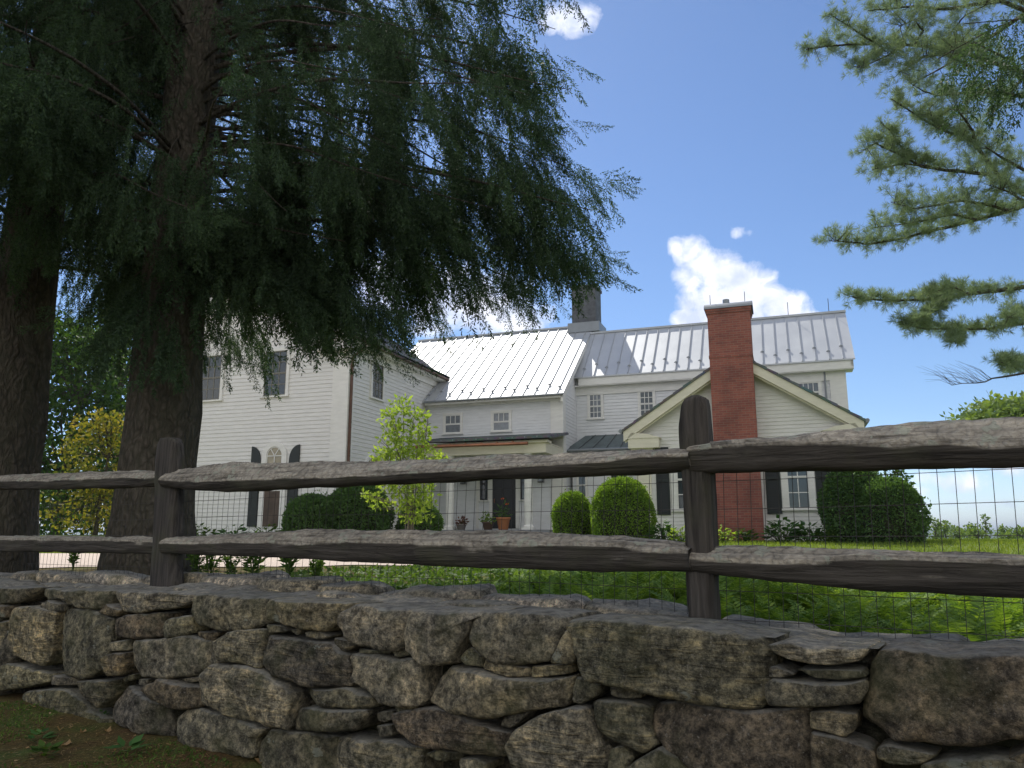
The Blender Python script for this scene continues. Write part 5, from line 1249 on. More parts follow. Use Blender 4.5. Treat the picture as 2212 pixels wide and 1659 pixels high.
# main spruce
T1 = at(322, 1222, 7.7)
B1 = ring_boughs(3.7, 11.5, .5, 5, 4.6, 3.2)
B1 += [(4.2+i*.42, R.uniform(-.45, .35), 5.3*R.uniform(.92, 1.06), R.uniform(.40, .58)) for i in range(9)]     # long boughs reaching over the yard to the right
B1 += [(3.9+i*.4, R.uniform(-1.1, 0), 3.2, .7) for i in range(7)]
B1 += [(4.2, -.55, 2.3, 1.0), (4.3, -.95, 2.0, 1.0), (4.6, -.3, 2.9, .95), (4.9, -.15, 3.4, .85), (5.3, -.35, 3.6, .80), (5.0, -.6, 3.0, .85), (4.4, -1.3, 1.8, 1.0), (5.6, -.2, 4.2, .72), (5.4, .0, 4.4, .72), (5.2, .1, 3.9, .8)]
AIMS = []
for (u, v, Y, dz) in [(830,790,7.6,1.3),(800,760,8.3,1.2),(845,720,7.0,1.3),(740,700,7.3,1.2),(680,735,7.0,1.3),(660,690,8.2,1.2),(640,640,7.6,1.1),(530,800,7.3,1.3),(480,820,7.0,1.3),(450,790,8.2,1.1),(560,740,8.4,1.1),(500,700,6.6,1.2),
                      (960,660,7.6,1.4),(1010,650,8.4,1.3),(900,690,8.0,1.3),(1090,645,7.3,1.3),(1170,610,7.8,1.4),(1240,610,7.2,1.2),(1290,610,7.6,1.2),(1330,600,7.9,1.2),(1300,470,7.4,.9),(1345,425,7.2,.55),(1270,330,7.6,1.0),(1285,190,7.8,1.0),(1280,140,7.4,.7),(1100,520,7.8,1.3),(980,560,7.0,1.2),
                      (360,820,6.9,1.1),(300,760,6.8,1.1),(230,780,7.0,1.2),(180,720,7.6,1.2),(205,800,7.3,1.3),(240,700,8.4,1.0),
                      (1260,70,7.6,.9),(1210,30,7.2,.9),(1290,110,7.9,.9),(1240,160,7.3,.9),(1275,250,8.0,.9),(1262,310,7.2,.9),(1300,-30,7.6,.9),(1220,-70,7.4,1.0),(1160,70,7.8,1.0),(1180,210,7.3,1.0),(1120,300,7.9,1.1),(1200,390,7.5,1.1),(1240,470,8.1,1.1),(1090,160,7.2,1.0),(1255,-140,7.5,1.),(1180,-180,7.8,1.),
                      (790,800,7.9,1.2),(845,800,7.3,1.3),(880,740,7.7,1.3),(930,705,7.3,1.3),(765,770,7.1,1.2),(820,740,7.9,1.4),(715,690,8.2,1.2)]:
    AIMS.append((tuple(at(u, v-35, Y)), dz*R.uniform(.75, 1.25)))
n1 = spruce('spruce_tree', T1.x, T1.y, .36, 19, B1, 'big dark spruce with thick trunk behind the left fence post', keep=keepA, aims=AIMS)[1]
T0 = at(-18, 1215, 8.6)
B0 = ring_boughs(3.6, 11, .45, 5, 4.4, 3.2)+[(4.0+i*.7, R.uniform(-.9, .5), 3.6, .55) for i in range(6)]
n0 = spruce('spruce_tree', T0.x, T0.y, .37, 19, B0, 'dark spruce whose trunk stands at the left edge of the photo', keep=keepA)[1]
# a third spruce further back whose boughs fill between
T2 = Vector((-1.2, 13.5, 0))
print('sprays', n1, n0)
# spruce on the right whose boughs only reach in from the side
def keepR(u, v):
    if u > 2230: return True
    if 0 <= v <= 255: return u > 2040+max(0, (150-v))*.4 and (u-2040)*0.9+60 > v-150
    if 545 < v < 700: return u > 2110+max(0, v-600)*.9
    return v < 40 and u > 1900 or u > 2190 and v < 330
T3 = Vector((4.9, 5.2, 0))
B3 = [(5.3, pi+.25, 3.0, .25), (5.5, pi+.1, 3.0, .2), (5.8, pi-.1, 3.0, .25), (6.1, pi+.2, 3.1, .22), (4.25, pi-.02, 2.2, .12), (6.6, pi, 3.0, .3)]+ring_boughs(4.5, 9, .6, 4, 2.6, 1.6)
B3 = [b for b in B3]
spruce('spruce_tree', T3.x, T3.y, .22, 14, B3, 'spruce at the right edge with dark boughs hanging against the sky', keep=keepR)

# ------------------------------------------------------------------ white pine
def pine_branch(polys, Yd, anchors=None):
    return [[at(u, v, Yd+dy) for (u, v, dy) in P] for P in polys]
ZA = lambda z: (1474.6+z[0]/3.0, z[1]/3.0)
ZB = lambda z: (1810.4+z[0]/4.652, 548.6+z[1]/4.652)
PB_ = [ # (mapping, depth at first and last point, points, density, clump radius, thickness)
 (ZA, 12.0, 9.8, [(2450,560),(2212,470),(1990,400),(1850,350),(1700,310),(1500,295),(1300,285),(1050,290),(930,300),(800,320)], 1.0, .16, .05),
 (ZA, 10.6, 9.6, [(1700,310),(1730,220),(1830,100),(1950,40),(2050,-60)], 1.0, .26, .02),
 (ZA, 10.4, 9.6, [(1500,295),(1560,200),(1500,130),(1400,170)], 1.1, .22, .02),
 (ZA, 10.2, 9.5, [(1250,282),(1150,220),(1050,150),(960,95)], 1.0, .17, .015),
 (ZA, 10.4, 9.6, [(1430,300),(1330,360),(1220,410),(1130,440)], 1.1, .16, .02),
 (ZA, 10.6, 9.8, [(1870,430),(1700,350),(1560,370),(1470,430),(1400,470)], 1.0, .22, .03),
 (ZA, 11.0, 10.0, [(2300,100),(2050,0),(1900,30),(1700,60),(1500,40),(1300,60),(1200,70)], .9, .18, .04),
 (ZA, 11.0, 9.8, [(2100,380),(1900,280),(1780,270),(1750,350)], 1.0, .26, .02),
 (ZA, 10.8, 9.8, [(2300,640),(2050,600),(1850,600),(1650,620),(1560,590),(1490,550)], .9, .17, .03),
 (ZA, 12.0, 9.8, [(2450,1430),(2212,1260),(2050,1140),(1980,1050),(1900,940),(1830,890),(1700,850),(1550,770),(1430,690),(1350,640)], 1.0, .17, .05),
 (ZA, 11.0, 9.7, [(2000,1130),(1750,1108),(1550,1080),(1400,1000),(1250,930),(1180,970)], 1.1, .19, .03),
 (ZA, 10.6, 9.7, [(1600,1080),(1450,1060),(1330,1080),(1230,1100)], 1.1, .15, .02),
 (ZA, 10.8, 9.7, [(1900,960),(1880,850),(1820,760),(1760,690)], 1.1, .26, .03),
 (ZA, 10.6, 9.7, [(1450,1000),(1380,900),(1330,830)], 1.0, .14, .015),
 (ZA, 10.6, 9.7, [(1700,850),(1620,780),(1600,700)], 1.0, .14, .015),
 (ZA, 11.4, 10.2, [(2212,1100),(2050,1010),(1960,950)], .9, .25, .03),
 (ZA, 12.0, 9.7, [(2450,1280),(2212,1335),(2050,1385),(1800,1450),(1600,1500),(1400,1550),(1200,1580),(1080,1570),(950,1560)], 1.0, .15, .045),
 (ZA, 11.2, 9.9, [(2100,1360),(1950,1320),(1800,1300),(1650,1330),(1500,1350),(1350,1310)], 1.1, .22, .025),
 (ZA, 10.8, 9.9, [(1900,1420),(1750,1390),(1600,1420),(1450,1450),(1220,1480)], 1.0, .16, .02),
 (ZA, 11.0, 10.2, [(2212,1300),(2100,1240),(1990,1200)], 1.0, .24, .02),
 (ZB, 12.0, 9.8, [(2300,290),(1868,330),(1500,380),(1300,400),(1100,440),(850,460),(500,470),(200,450),(140,430)], 1.1, .12, .05),
 (ZB, 10.8, 9.8, [(1100,440),(1000,550),(850,650),(740,690)], 1.1, .11, .025),
 (ZB, 10.6, 9.9, [(1300,400),(1180,340),(1050,350),(900,420)], 1.1, .12, .015),
 (ZB, 12.0, 9.9, [(2300,560),(1868,700),(1500,750),(1200,760),(900,750),(620,710)], 1.0, .12, .035),
 (ZB, 10.8, 9.9, [(1200,760),(1150,830),(1180,900)], .9, .09, .012),
 (ZB, 12.0, 10.2, [(2300,1210),(1868,1140),(1740,1110),(1640,1090)], 1.2, .14, .03),
 (ZB, 11.6, 10.4, [(1868,620),(1780,600),(1700,640)], 1.1, .14, .02),
]
pt = Vector((9.6, 12.2, 0)); pg = gz(pt.x, pt.y)
pine = empty('white_pine', (pt.x, pt.y, pg), 0, label='white pine with soft blue-green boughs reaching in from the right edge', cat='tree')
m = MB(); m.tube([(0, 0, -.3+i*.9) for i in range(22)], [.36*(1-.042*i) for i in range(22)], 20); m.build('trunk', MBARK, pine, True)
lb = MB(); TP = []; TD = []
def tuft(p, d, n=22):
    for _ in range(n):
        v = Vector((R.gauss(0, 1), R.gauss(0, 1), R.gauss(0, 1))).normalized()
        TP.append(tuple(p)); TD.append(tuple((d*.75+v).normalized()))
def clothe(c, dens, rad):
    for a, b in zip(c[:-1], c[1:]):
        n = max(2, int((b-a).length*52*dens)); ax = (b-a).normalized()
        for k in range(n):
            p = a.lerp(b, (k+R.random())/n); v = Vector((R.gauss(0, 1), R.gauss(0, 1), R.gauss(0, .8)+.55)); v = v-ax*v.dot(ax)*.6
            v.normalize(); ln = rad*R.uniform(.2, 1.5); tip = p+(v*.8+ax*.5).normalized()*ln
            if ln > .1 and R.random() < .4: lb.tube([p, p.lerp(tip, .5)+Vector((0, 0, -.01)), tip], [.006, .004, .002], 4, False)
            tuft(tip, (v*.6+ax*.5+Vector((0, 0, .35))).normalized(), 34); tuft(p.lerp(tip, .6), (v*.6+ax*.5).normalized(), 20)
for (mp_, y0, y1, pts, dn, rad, th) in PB_:
    c = []; n = len(pts)
    for i, z in enumerate(pts):
        u, v = mp_(z); c.append(at(u, v, y0+(y1-y0)*i/(n-1))-Vector((pt.x, pt.y, pg)))
    full = (y0 == 12.0)
    if full: 
        zt = c[0].z+.3; c = [Vector((0, 0, zt+.4)), Vector((0, 0, zt+.4)).lerp(c[0], .5)+Vector((0, 0, .1))]+c
    # smooth
    cc = []
    for a, b in zip(c[:-1], c[1:]):
        for k in range(4): cc.append(a.lerp(b, k/4)+Vector((0, 0, .012*noise.noise(a*3+Vector((k, 0, 0))))))
    cc.append(c[-1]); nn_ = len(cc)
    lb.tube(cc, [max(.005, th*(1-.88*(i/nn_))) for i in range(nn_)], 6)
    st = 12 if full else 0
    clothe(cc[st:], dn, rad)
# upper boughs out of the picture
for i in range(26):
    z = 9+i*.42; az = R.uniform(0, 2*pi); L = (4.2-.1*i); c = bough_curve((0, 0, z), az, L, -.05, rise=.15, n=8); lb.tube(c, [.05*(1-.1*k) for k in range(9)], 5); clothe(c[3:], .5, .4)
bare = [ZB(z) for z in [(2100,1150),(1780,1215),(1660,1235),(1550,1250),(1480,1285),(1400,1297),(1250,1300),(1140,1320)]]
bc = [at(u, v, 10.6-.1*i)-Vector((pt.x, pt.y, pg)) for i, (u, v) in enumerate(bare)]; lb.tube([Vector((0, 0, bc[0].z+.3))]+bc, [.04, .022, .016, .014, .011, .009, .007, .005, .003], 6)
for k in range(34):
    i = R.randint(3, 6); p = bc[i].lerp(bc[i+1], R.random()); q = p+Vector((-R.uniform(.1, .55), R.uniform(-.1, .1), R.uniform(.02, .28)))
    lb.tube([p, p.lerp(q, .5)+Vector((0, 0, .04)), q], [.003, .002, .001], 3, False)
lb.build('branches', MBARK, pine, True)
TP = np.array(TP); TD = np.array(TD)
V, F = leaves_np(TP, TD, NR.uniform(.075, .12, len(TP)), .0052); np_obj('crown', V, F, MPINE, pine)
print('pine leaves', len(TP))

# ------------------------------------------------------------------ garden shrubs and trees
def topiary(name, u0, u1, vt, vb, Y, label, m_, group=None, flat=.0, leaf=.045, dens=1.0, ry=None, core=(.02, .03, .012), zbase=None):
    c = at((u0+u1)/2, vb, Y); rx = (at(u1, vb, Y)-at(u0, vb, Y)).x/2; top = at((u0+u1)/2, vt, Y).z; g = gz(c.x, Y)-.02; H = top-g; ry = ry or rx
    t = empty(name, (c.x, Y, g), 0, label=label, cat='shrub', group=group)
    n = int(9000*dens*rx*max(rx, H)); d = rdir(n); d[:, 2] = np.abs(d[:, 2])*1.0-.0
    # body: straightish sides, domed top
    h = NR.uniform(0, 1, n); th = NR.uniform(0, 2*pi, n)
    rr = np.where(h < .45, .86+.14*np.sin(h/.45*pi/2), np.sqrt(np.clip(1-((h-.45)/.55)**2.2, 0, 1)))
    r = rr*(NR.uniform(.90, 1.03, n)); ph = u0*.1; lump = 1+.05*np.sin(th*3+h*5+ph)+.03*np.sin(th*5+h*9+ph*2)+.025*np.sin(th*11-h*13)
    P = np.stack([rx*r*lump*np.cos(th), ry*r*lump*np.sin(th), H*h*NR.uniform(.97, 1.01, n)], 1)
    # extra cover for the dome
    k = n//2; q = np.sqrt(NR.uniform(0, 1, k)); t2 = NR.uniform(0, 2*pi, k); hh = .45+.55*(1-q**2.2)**(1/2.2)
    P2 = np.stack([rx*q*np.cos(t2), ry*q*np.sin(t2), H*hh*NR.uniform(.96, 1.02, k)], 1); P = np.concatenate([P, P2])
    P[:, :2] *= 1+.07*np.sin(P[:, 2:3]*4.1/max(H, .5)*2+P[:, 0:1]*3+ph)*np.sin(P[:, 1:2]*4+ph)
    sh = NR.uniform(0, 1, len(P)) < .03; P[sh] *= NR.uniform(1.0, 1.09, (sh.sum(), 1))
    nrm = unit(P/np.array([rx*rx, ry*ry, (H*.6)**2])-np.array([0, 0, .45*H/(H*.6)**2]))
    D = unit(nrm*.6+NR.normal(size=P.shape)*.75)
    V, F = leaves_np(P, D, leaf*NR.uniform(.7, 1.3, len(P)), leaf*.62); leaf_obj('foliage', [(V, F)], m_, t)
    b = MB(); b.lathe([(rx*.80, .03), (rx*.88, H*.25), (rx*.88, H*.45), (rx*.74, H*.72), (rx*.5, H*.87), (rx*.2, H*.93)], 0, 0, 20)  # added dark solid inside the leaves to block light
    b.v = [(x, y*ry/rx, z) for x, y, z in b.v]
    b.build('shade_core', MCORE, t, True)
    return t
MCORE = simple('dark_core', (0.035, 0.038, 0.02), .95, var=.4, scale=12)
topiary('clipped_shrub', 1282, 1413, 1035, 1170, 20.6, 'bright green clipped dome shrub in full sun beside the brick chimney gable', MBOX, leaf=.06)
topiary('clipped_shrub', 1194, 1281, 1065, 1165, 21.8, 'smaller clipped dome shrub between the porch and the bright dome shrub', MBOX, leaf=.06)
topiary('clipped_shrub', 1788, 1925, 1006, 1178, 19.6, 'tall clipped shrub against the right corner of the gabled block', MBOXD, leaf=.08, dens=.8)
topiary('clipped_shrub', 1850, 1998, 1035, 1184, 19.0, 'rounded dark shrub at the far right end of the house', MBOXD, leaf=.07, dens=.8)
topiary('clipped_shrub', 700, 842, 1048, 1170, 20.6, 'tall dark rounded shrub at the corner downspout', MBOXD, leaf=.08, dens=.9)
topiary('clipped_shrub', 612, 735, 1072, 1170, 20.2, 'low dark rounded shrub beneath the arched window', MBOXD, leaf=.08, dens=.9)
topiary('clipped_shrub', 858, 950, 1086, 1168, 20.8, 'small dark mounded shrub behind the pale young tree', MBOXD, leaf=.07, dens=.9)

def small_tree(name, x, y, stems, blobs, label, lm, cat='tree', leaf=(.09, .05), dens=500, group=None, bark=None, r0_=.03, shell=.3, gzoff=0, jit=.8, droopz=-.1, names=('trunk', 'crown')):
    g = gz(x, y)+gzoff; t = empty(name, (x, y, g), 0, label=label, cat=cat, group=group)
    m = MB()
    for st in stems: m.tube(st[0], [st[1]*(1-.8*i/(len(st[0])-1)) for i in range(len(st[0]))], 6)
    for (bx, by, bz, a, b, c) in blobs:
        # limb from the nearest stem to each clump
        best = min(((Vector(p)-Vector((bx, by, bz*.75))).length, p) for st in stems for p in st[0][1:])
        p = Vector(best[1]); q = Vector((bx, by, bz)); m.tube([p, p.lerp(q, .5)+Vector((0, 0, .04)), q], [r0_*.5, r0_*.35, r0_*.15], 5, False)
        for _ in range(3):
            e = q+Vector((R.gauss(0, a*.5), R.gauss(0, b*.5), R.gauss(0, c*.5))); m.tube([p.lerp(q, .6), e], [r0_*.2, r0_*.08], 4, False)
    m.build(names[0], bark or MBARK, t, True)
    leaf_obj(names[1], blob_cloud(blobs, dens, leaf[0], leaf[1], updir=droopz, jit=jit, shell=shell), lm, t)
    return t
# pale young dogwood-like tree in front of the porch
Yd = 17.6; dc = at(882, 1160, Yd); g = gz(dc.x, Yd)
bl = []
for (u, v, ru, rv) in [(868,872,30,22),(850,905,28,22),(895,900,30,24),(868,940,42,26),(915,930,22,18),(838,925,16,14),(858,975,46,24),(905,965,34,22),(930,985,38,12),(830,985,26,14),(958,992,18,7),(880,1010,50,22),(820,1005,16,9),(865,1050,52,26),(915,1045,30,24),(885,1085,44,22),(800,1075,24,9),(822,1090,22,10),(925,1080,24,22),(900,1115,36,16),(795,1066,14,6),(818,945,8,7),(925,905,8,7),(842,1000,14,10)]:
    p = at(u, v, Yd); k = Yd/FPX; bl.append((p.x-dc.x, R.uniform(-.35, .35), p.z-g, ru*k, ru*k*.8, rv*k))
stems = []
for i in range(9):
    tx = R.uniform(-.45, .45); H = R.uniform(2.2, 3.2); stems.append(([(0.04*i-.16, R.uniform(-.1, .1), -.05), (tx*.35, R.uniform(-.15, .15), H*.35), (tx*.75, R.uniform(-.2, .2), H*.7), (tx, R.uniform(-.2, .2), H)], .022))
small_tree('young_tree', dc.x, Yd, stems, bl, 'slender multi-stemmed young tree with lime green leaves in front of the porch', MDOG, leaf=(.125, .06), dens=1500, shell=.15, bark=simple('pale_bark', (.16, .14, .11), .9))

# leafy plants along the foundations
def plant(name, u, v_top, Y, w_, label, m_, leaf=(.22, .12), n=140, cat='plant', group=None, upright=.7):
    c = at(u, 1160, Y); g = gz(c.x, Y); H = max(.2, at(u, v_top, Y).z-g)
    t = empty(name, (c.x, Y, g), 0, label=label, cat=cat, group=group)
    th = NR.uniform(0, 2*pi, n); r = np.sqrt(NR.uniform(0, 1, n))
    P = np.stack([w_*.8*r*np.cos(th), w_*.5*r*np.sin(th), H*(1-.6*r**2)*NR.uniform(.35, 1.0, n)], 1)
    D = np.stack([np.cos(th), np.sin(th), NR.uniform(-.5, upright, n)], 1)
    Nv = unit(np.array([0, 0, 1.])+NR.normal(size=(n, 3))*.3)
    A = leaves_np(P, D, leaf[0]*NR.uniform(.6, 1.2, n), leaf[1]*NR.uniform(.7, 1.2, n), Nv=Nv)
    leaf_obj('leaves', [A], m_, t)
    m = MB()
    for i in range(0, n, 3): m.tube([(P[i][0]*.3, P[i][1]*.3, 0), tuple(P[i])], [.008, .004], 4, False)
    m.build('stems', MCOVER, t); return t
PL = [(1690,1118,19.8,.45,'broad-leaved plant at the foot of the chimney and right window',MHOSTA,(.24,.13),160),
 (1745,1128,19.7,.45,'broad-leaved plant under the right shuttered window',MHOSTA,(.22,.12),150),
 (1795,1135,19.3,.4,'dusky low plant between the window plants and the big shrub',MCOVER,(.12,.06),260),
 (1432,1125,19.8,.35,'dark leafy plant under the left shutter of the gabled block',MHOSTA,(.20,.10),130),
 (1470,1133,19.4,.30,'bright green leafy plant just left of the right fence post',MDOG,(.14,.08),120),
 (1560,1135,19.3,.35,'bright leafy plant at the left foot of the chimney',MDOG,(.13,.07),110),
 (1610,1140,19.5,.35,'low dark plant at the base of the brick chimney',MCOVER,(.14,.07),160),
 (425,1130,20.6,.7,'dark groundcover plant at the left end of the barn wing',MCOVER,(.16,.09),260),
 (500,1133,20.5,.6,'low leafy plant under the left barn shutter',MHOSTA,(.18,.1),200),
 (575,1130,20.3,.6,'leafy plant beneath the brown panel',MCOVER,(.18,.1),240)]
for (u, v, Y, w_, lab, mm, lf, n) in PL: plant('garden_plant', u, v, Y, w_, lab, mm, lf, n)

# potted plants on the porch
HL = lambda a, b, z: HO+Vector((cos(AH)*a+sin(AH)*b, -sin(AH)*a+cos(AH)*b, z))
def pot(a, b, r, h, label, mp, flower=None, n=90, H=.5, lm=None, glazed=False):
    p = HL(a, b, 1.66); t = empty('potted_plant', p, 0, label=label, cat='potted plant')
    m = MB(); m.lathe([(r*.66, 0), (r*.72, .01), (r*.95, h*.80), (r*.97, h*.82), (r*1.08, h*.83), (r*1.08, h), (r*.93, h), (r*.9, h*.88)], 0, 0, 22); m.build('pot', mp, t, True)
    d = rdir(n); d[:, 2] = np.abs(d[:, 2]); P = np.array([0, 0, h])+d*NR.uniform(.2, 1, (n, 1))*np.array([r*1.3, r*1.3, H])
    leaf_obj('leaves', [leaves_np(P, d+NR.normal(size=d.shape)*.6, .12, .05)], lm or MBOXD, t)
    m = MB()
    for i in range(9): m.tube([(0, 0, h*.8), tuple(P[i*7])], [.008, .004], 4, False)
    m.build('stems', MCOVER, t)
    if flower:
        for (fx, fz) in ((-.03, h+H*.98), (.12, h+H*.7)):
            m = MB()
            for k in range(10):
                q = k*.628; m.poly([(fx, 0, fz), (fx+.045*cos(q)-.015*sin(q), .045*sin(q)*.6, fz+.04*sin(q*1.7)), (fx+.06*cos(q), .06*sin(q), fz+.02), (fx+.045*cos(q)+.02*sin(q), .05*sin(q), fz-.02)])
            m.build('flower', flower, t)
    return t
pot(3.62, 3.95, .22, .40, 'tall terracotta pot with dark foliage and an orange flower by the door', MTERRA, flower=simple('orange_petals', (.75, .16, .04), .6), n=110, H=.62)
pot(3.12, 3.85, .19, .26, 'low bowl planter with green leaves left of the terracotta pot', simple('dark_glazed_pot', (.10, .06, .045), .4), n=110, H=.30, lm=MBOX)
pot(2.28, 3.6, .17, .18, 'small pot of reddish leaves beside the left porch column', simple('grey_pot', (.2, .18, .17), .7), n=110, H=.26, lm=leafmat('reddish_leaves', (.10, .05, .04), (.18, .09, .07), trans=.2))

# ------------------------------------------------------------------ ferns, ground cover, grass (behind the wall)
def fern_template(seed, nf=9):
    r = random.Random(seed); V = []; 
    for f in range(nf):
        az = 2*pi*f/nf+r.uniform(-.3, .3); L = r.uniform(.40, .66); el = r.uniform(1.2, 1.52); p = Vector((0, 0, 0)); n = 26; e = el
        dirv = Vector((cos(az), sin(az), 0)); side = Vector((-sin(az), cos(az), 0)); 
        for i in range(n):
            q = i/n; e -= .027*(1+q); d = dirv*cos(e)+Vector((0, 0, sin(e))); a = p.copy(); p = p+d*L/n
            upv = side.cross(d)
            w_ = .006*(1-q)+.001; V += [a-side*w_, a+side*w_, p+side*w_, p-side*w_]
            if i > 2:
                ln = .13*sin(min(1, (q-.1)*1.6)*pi*.55+.15)*(1-q)**.55*1.15
                for sg in (-1, 1):
                    t = (side*sg*.92+d*.32+upv*r.uniform(-.15, .12)).normalized(); b = a+t*ln; c = a+t*ln*.4; wv = d*L/n*.44
                    V += [a-wv*.3, c-wv, b, c+wv]
    return np.array([tuple(v) for v in V])
FT = [fern_template(s) for s in range(5)]
def fern_place(L):
    Vs = []
    for (x, y, z, s, a) in L:
        T = FT[R.randrange(5)]*s; ca, sa = cos(a), sin(a)
        Vs.append(np.stack([T[:, 0]*ca-T[:, 1]*sa+x, T[:, 0]*sa+T[:, 1]*ca+y, T[:, 2]+z], 1))
    V = np.concatenate(Vs); return V, np.arange(len(V)).reshape(-1, 4)
L = []
for i in range(1500):
    s = R.uniform(-3.6, 3.6); d = .62+R.random()**1.3*5.2
    p = FP(s, -d, 0)
    if p.y < .5: continue
    # the bed thins out to the left and stops at the drive
    if p.x < -1.6 and R.random() < .55+.1*(-p.x): continue
    if p.y > 9.4 or (p.x < .5 and p.y > 9.2): continue
    if noise.noise(Vector((p.x*.9, p.y*.9, 2))) < -.22: continue
    L.append((p.x, p.y, gz(p.x, p.y)-.02, R.uniform(.42, .74)*(.32+.68*sst(-.12, .12, p.x/p.y))*(1-.35*sst(3.5, 7, p.y)), R.uniform(0, 6.3)))
V, F = fern_place(L); o = np_obj('ferns', V, F, MFERN); tag(o, 'dense bed of green ferns growing behind the stone wall', 'ferns', kind='stuff')
# single ferns whose lit tips stand clear above the lower rail
fm = None
FL = [(1652,1176,'small sunlit fern frond tip just right of the right post'),(1730,1173,'narrow sunlit fern spire above the lower rail'),(1848,1176,'fan of bright fern fronds above the lower rail below the big shrub'),(1957,1178,'wide sunlit fern tuft at the right end of the big shrub'),(1622,1180,'sunlit fern beside the right fence post')]
for (u, v, lab) in FL:
    Y = R.uniform(5.2, 6.4); p = at(u, v, Y); g = gz(p.x, Y); s = (p.z-g)/.60
    V, F = fern_place([(0, 0, 0, s, R.uniform(0, 6))]); o = np_obj('fern', V, F, MFERN); o.location = (p.x, Y, g); tag(o, lab, 'fern', group='tall ferns above the lower rail')
# ground cover leaves
n = 52000; s = NR.uniform(-5.6, 4.6, n); d = .42+NR.uniform(0, 1, n)**1.2*7.0
X = RP2.x+FD.x*s-FN.x*d; Y = RP2.y+FD.y*s-FN.y*d
k = (Y < 10.3-np.clip(-X-1, 0, 2)*.15) & (Y > .8) & ~((X < -4.2) & (Y > 8.2))
X = X[k]; Y = Y[k]; Z = np.array([gz(a, b)+max(0, .10+.13*noise.noise(Vector((a*1.1, b*1.1, 7))))*R.random()**.6*(.5+.6*sst(-.12, .12, a/b)) for a, b in zip(X, Y)])
P = np.stack([X, Y, Z], 1); D = unit(NR.normal(size=P.shape)*[1, 1, .45]+[0, 0, .25]); Nv = unit(np.array([0, 0, 1.])+NR.normal(size=P.shape)*.45)
o = leaf_obj('ground_cover', [leaves_np(P, D, NR.uniform(.035, .075, len(P)), NR.uniform(.02, .04, len(P)), Nv=Nv)], MCOVER); tag(o, 'low leafy ground cover between the wall and the drive', 'ground cover', kind='stuff')
# weeds and dark sprigs against the drive
def sprig(u, v, Y, H, label, m_, n=60, group=None):
    p = at(u, v, Y); g = gz(p.x, Y); t = empty('weed', (p.x, Y, g), 0, label=label, cat='weed', group=group); m = MB(); Pt = []; Dt = []
    for i in range(7):
        az = R.uniform(0, 2*pi); e = R.uniform(.05, .35)*H; pts = [(0, 0, 0), (cos(az)*e*.4, sin(az)*e*.4, H*.5*R.uniform(.8, 1)), (cos(az)*e, sin(az)*e, H*R.uniform(.7, 1))]
        m.tube(pts, [.006, .004, .002], 4, False)
        for k_ in range(n//7):
            q = .25+.75*R.random(); a = Vector(pts[0]).lerp(Vector(pts[1]), min(1, q*2)) if q < .5 else Vector(pts[1]).lerp(Vector(pts[2]), q*2-1); Pt.append(tuple(a)); Dt.append((R.gauss(0, 1), R.gauss(0, 1), R.uniform(0, 1)))
    m.build('stems', MCOVER, t); leaf_obj('leaves', [leaves_np(np.array(Pt), np.array(Dt), .07*H/.35, .022)], m_, t)
SP = SP_ = [(150,1215,9.6,.28,'tiny weed against the drive between the two spruce trunks'),(285,1215,8.9,.3,'bushy weed just left of the big spruce trunk'),(425,1225,7.6,.42,'tall fern-like weed right of the left fence post'),(455,1225,7.4,.38,'dark weed clump against the pale drive'),(500,1225,7.2,.42,'feathery weed below the middle rail'),(560,1228,7.0,.42,'spreading weed under the middle rail'),(620,1228,6.8,.38,'leafy weed at the edge of the fern bed'),(690,1230,6.8,.34,'weed where the drive narrows')]
for (u, v, Y, H, lab) in SP: sprig(u+R.uniform(-12, 12), v, Y+R.uniform(-.5, .4), H*R.uniform(.6, 1.25), lab, MCOVER, R.randint(60, 190))
# lawn grass: short blades on the sunny lawn
n = 60000; X = NR.uniform(-.5, 18, n); Y = NR.uniform(9.5, 30, n); k = (X < Y*.72+1.5); X = X[k]; Y = Y[k]
P = np.array([(a, b, gz(a, b)-.005) for a, b in zip(X, Y)]); D = unit(NR.normal(size=P.shape)*.35+[0, 0, 1.])
o = leaf_obj('lawn_grass', [leaves_np(P, D, NR.uniform(.05, .10, len(P)), .014)], MGRASS); tag(o, 'short sunlit lawn grass in front of the house', 'grass', kind='stuff')
n = 16000; X = NR.uniform(-16, .5, n); Y = 18.7+NR.uniform(0, 1, n)**1.5*2.6
P = np.array([(a, b, gz(a, b)-.005) for a, b in zip(X, Y)]); D = unit(NR.normal(size=P.shape)*.35+[0, 0, 1.])
o = leaf_obj('verge_grass', [leaves_np(P, D, NR.uniform(.05, .11, len(P)), .014)], MGRASS); tag(o, 'strip of grass beyond the gravel drive', 'grass', kind='stuff')
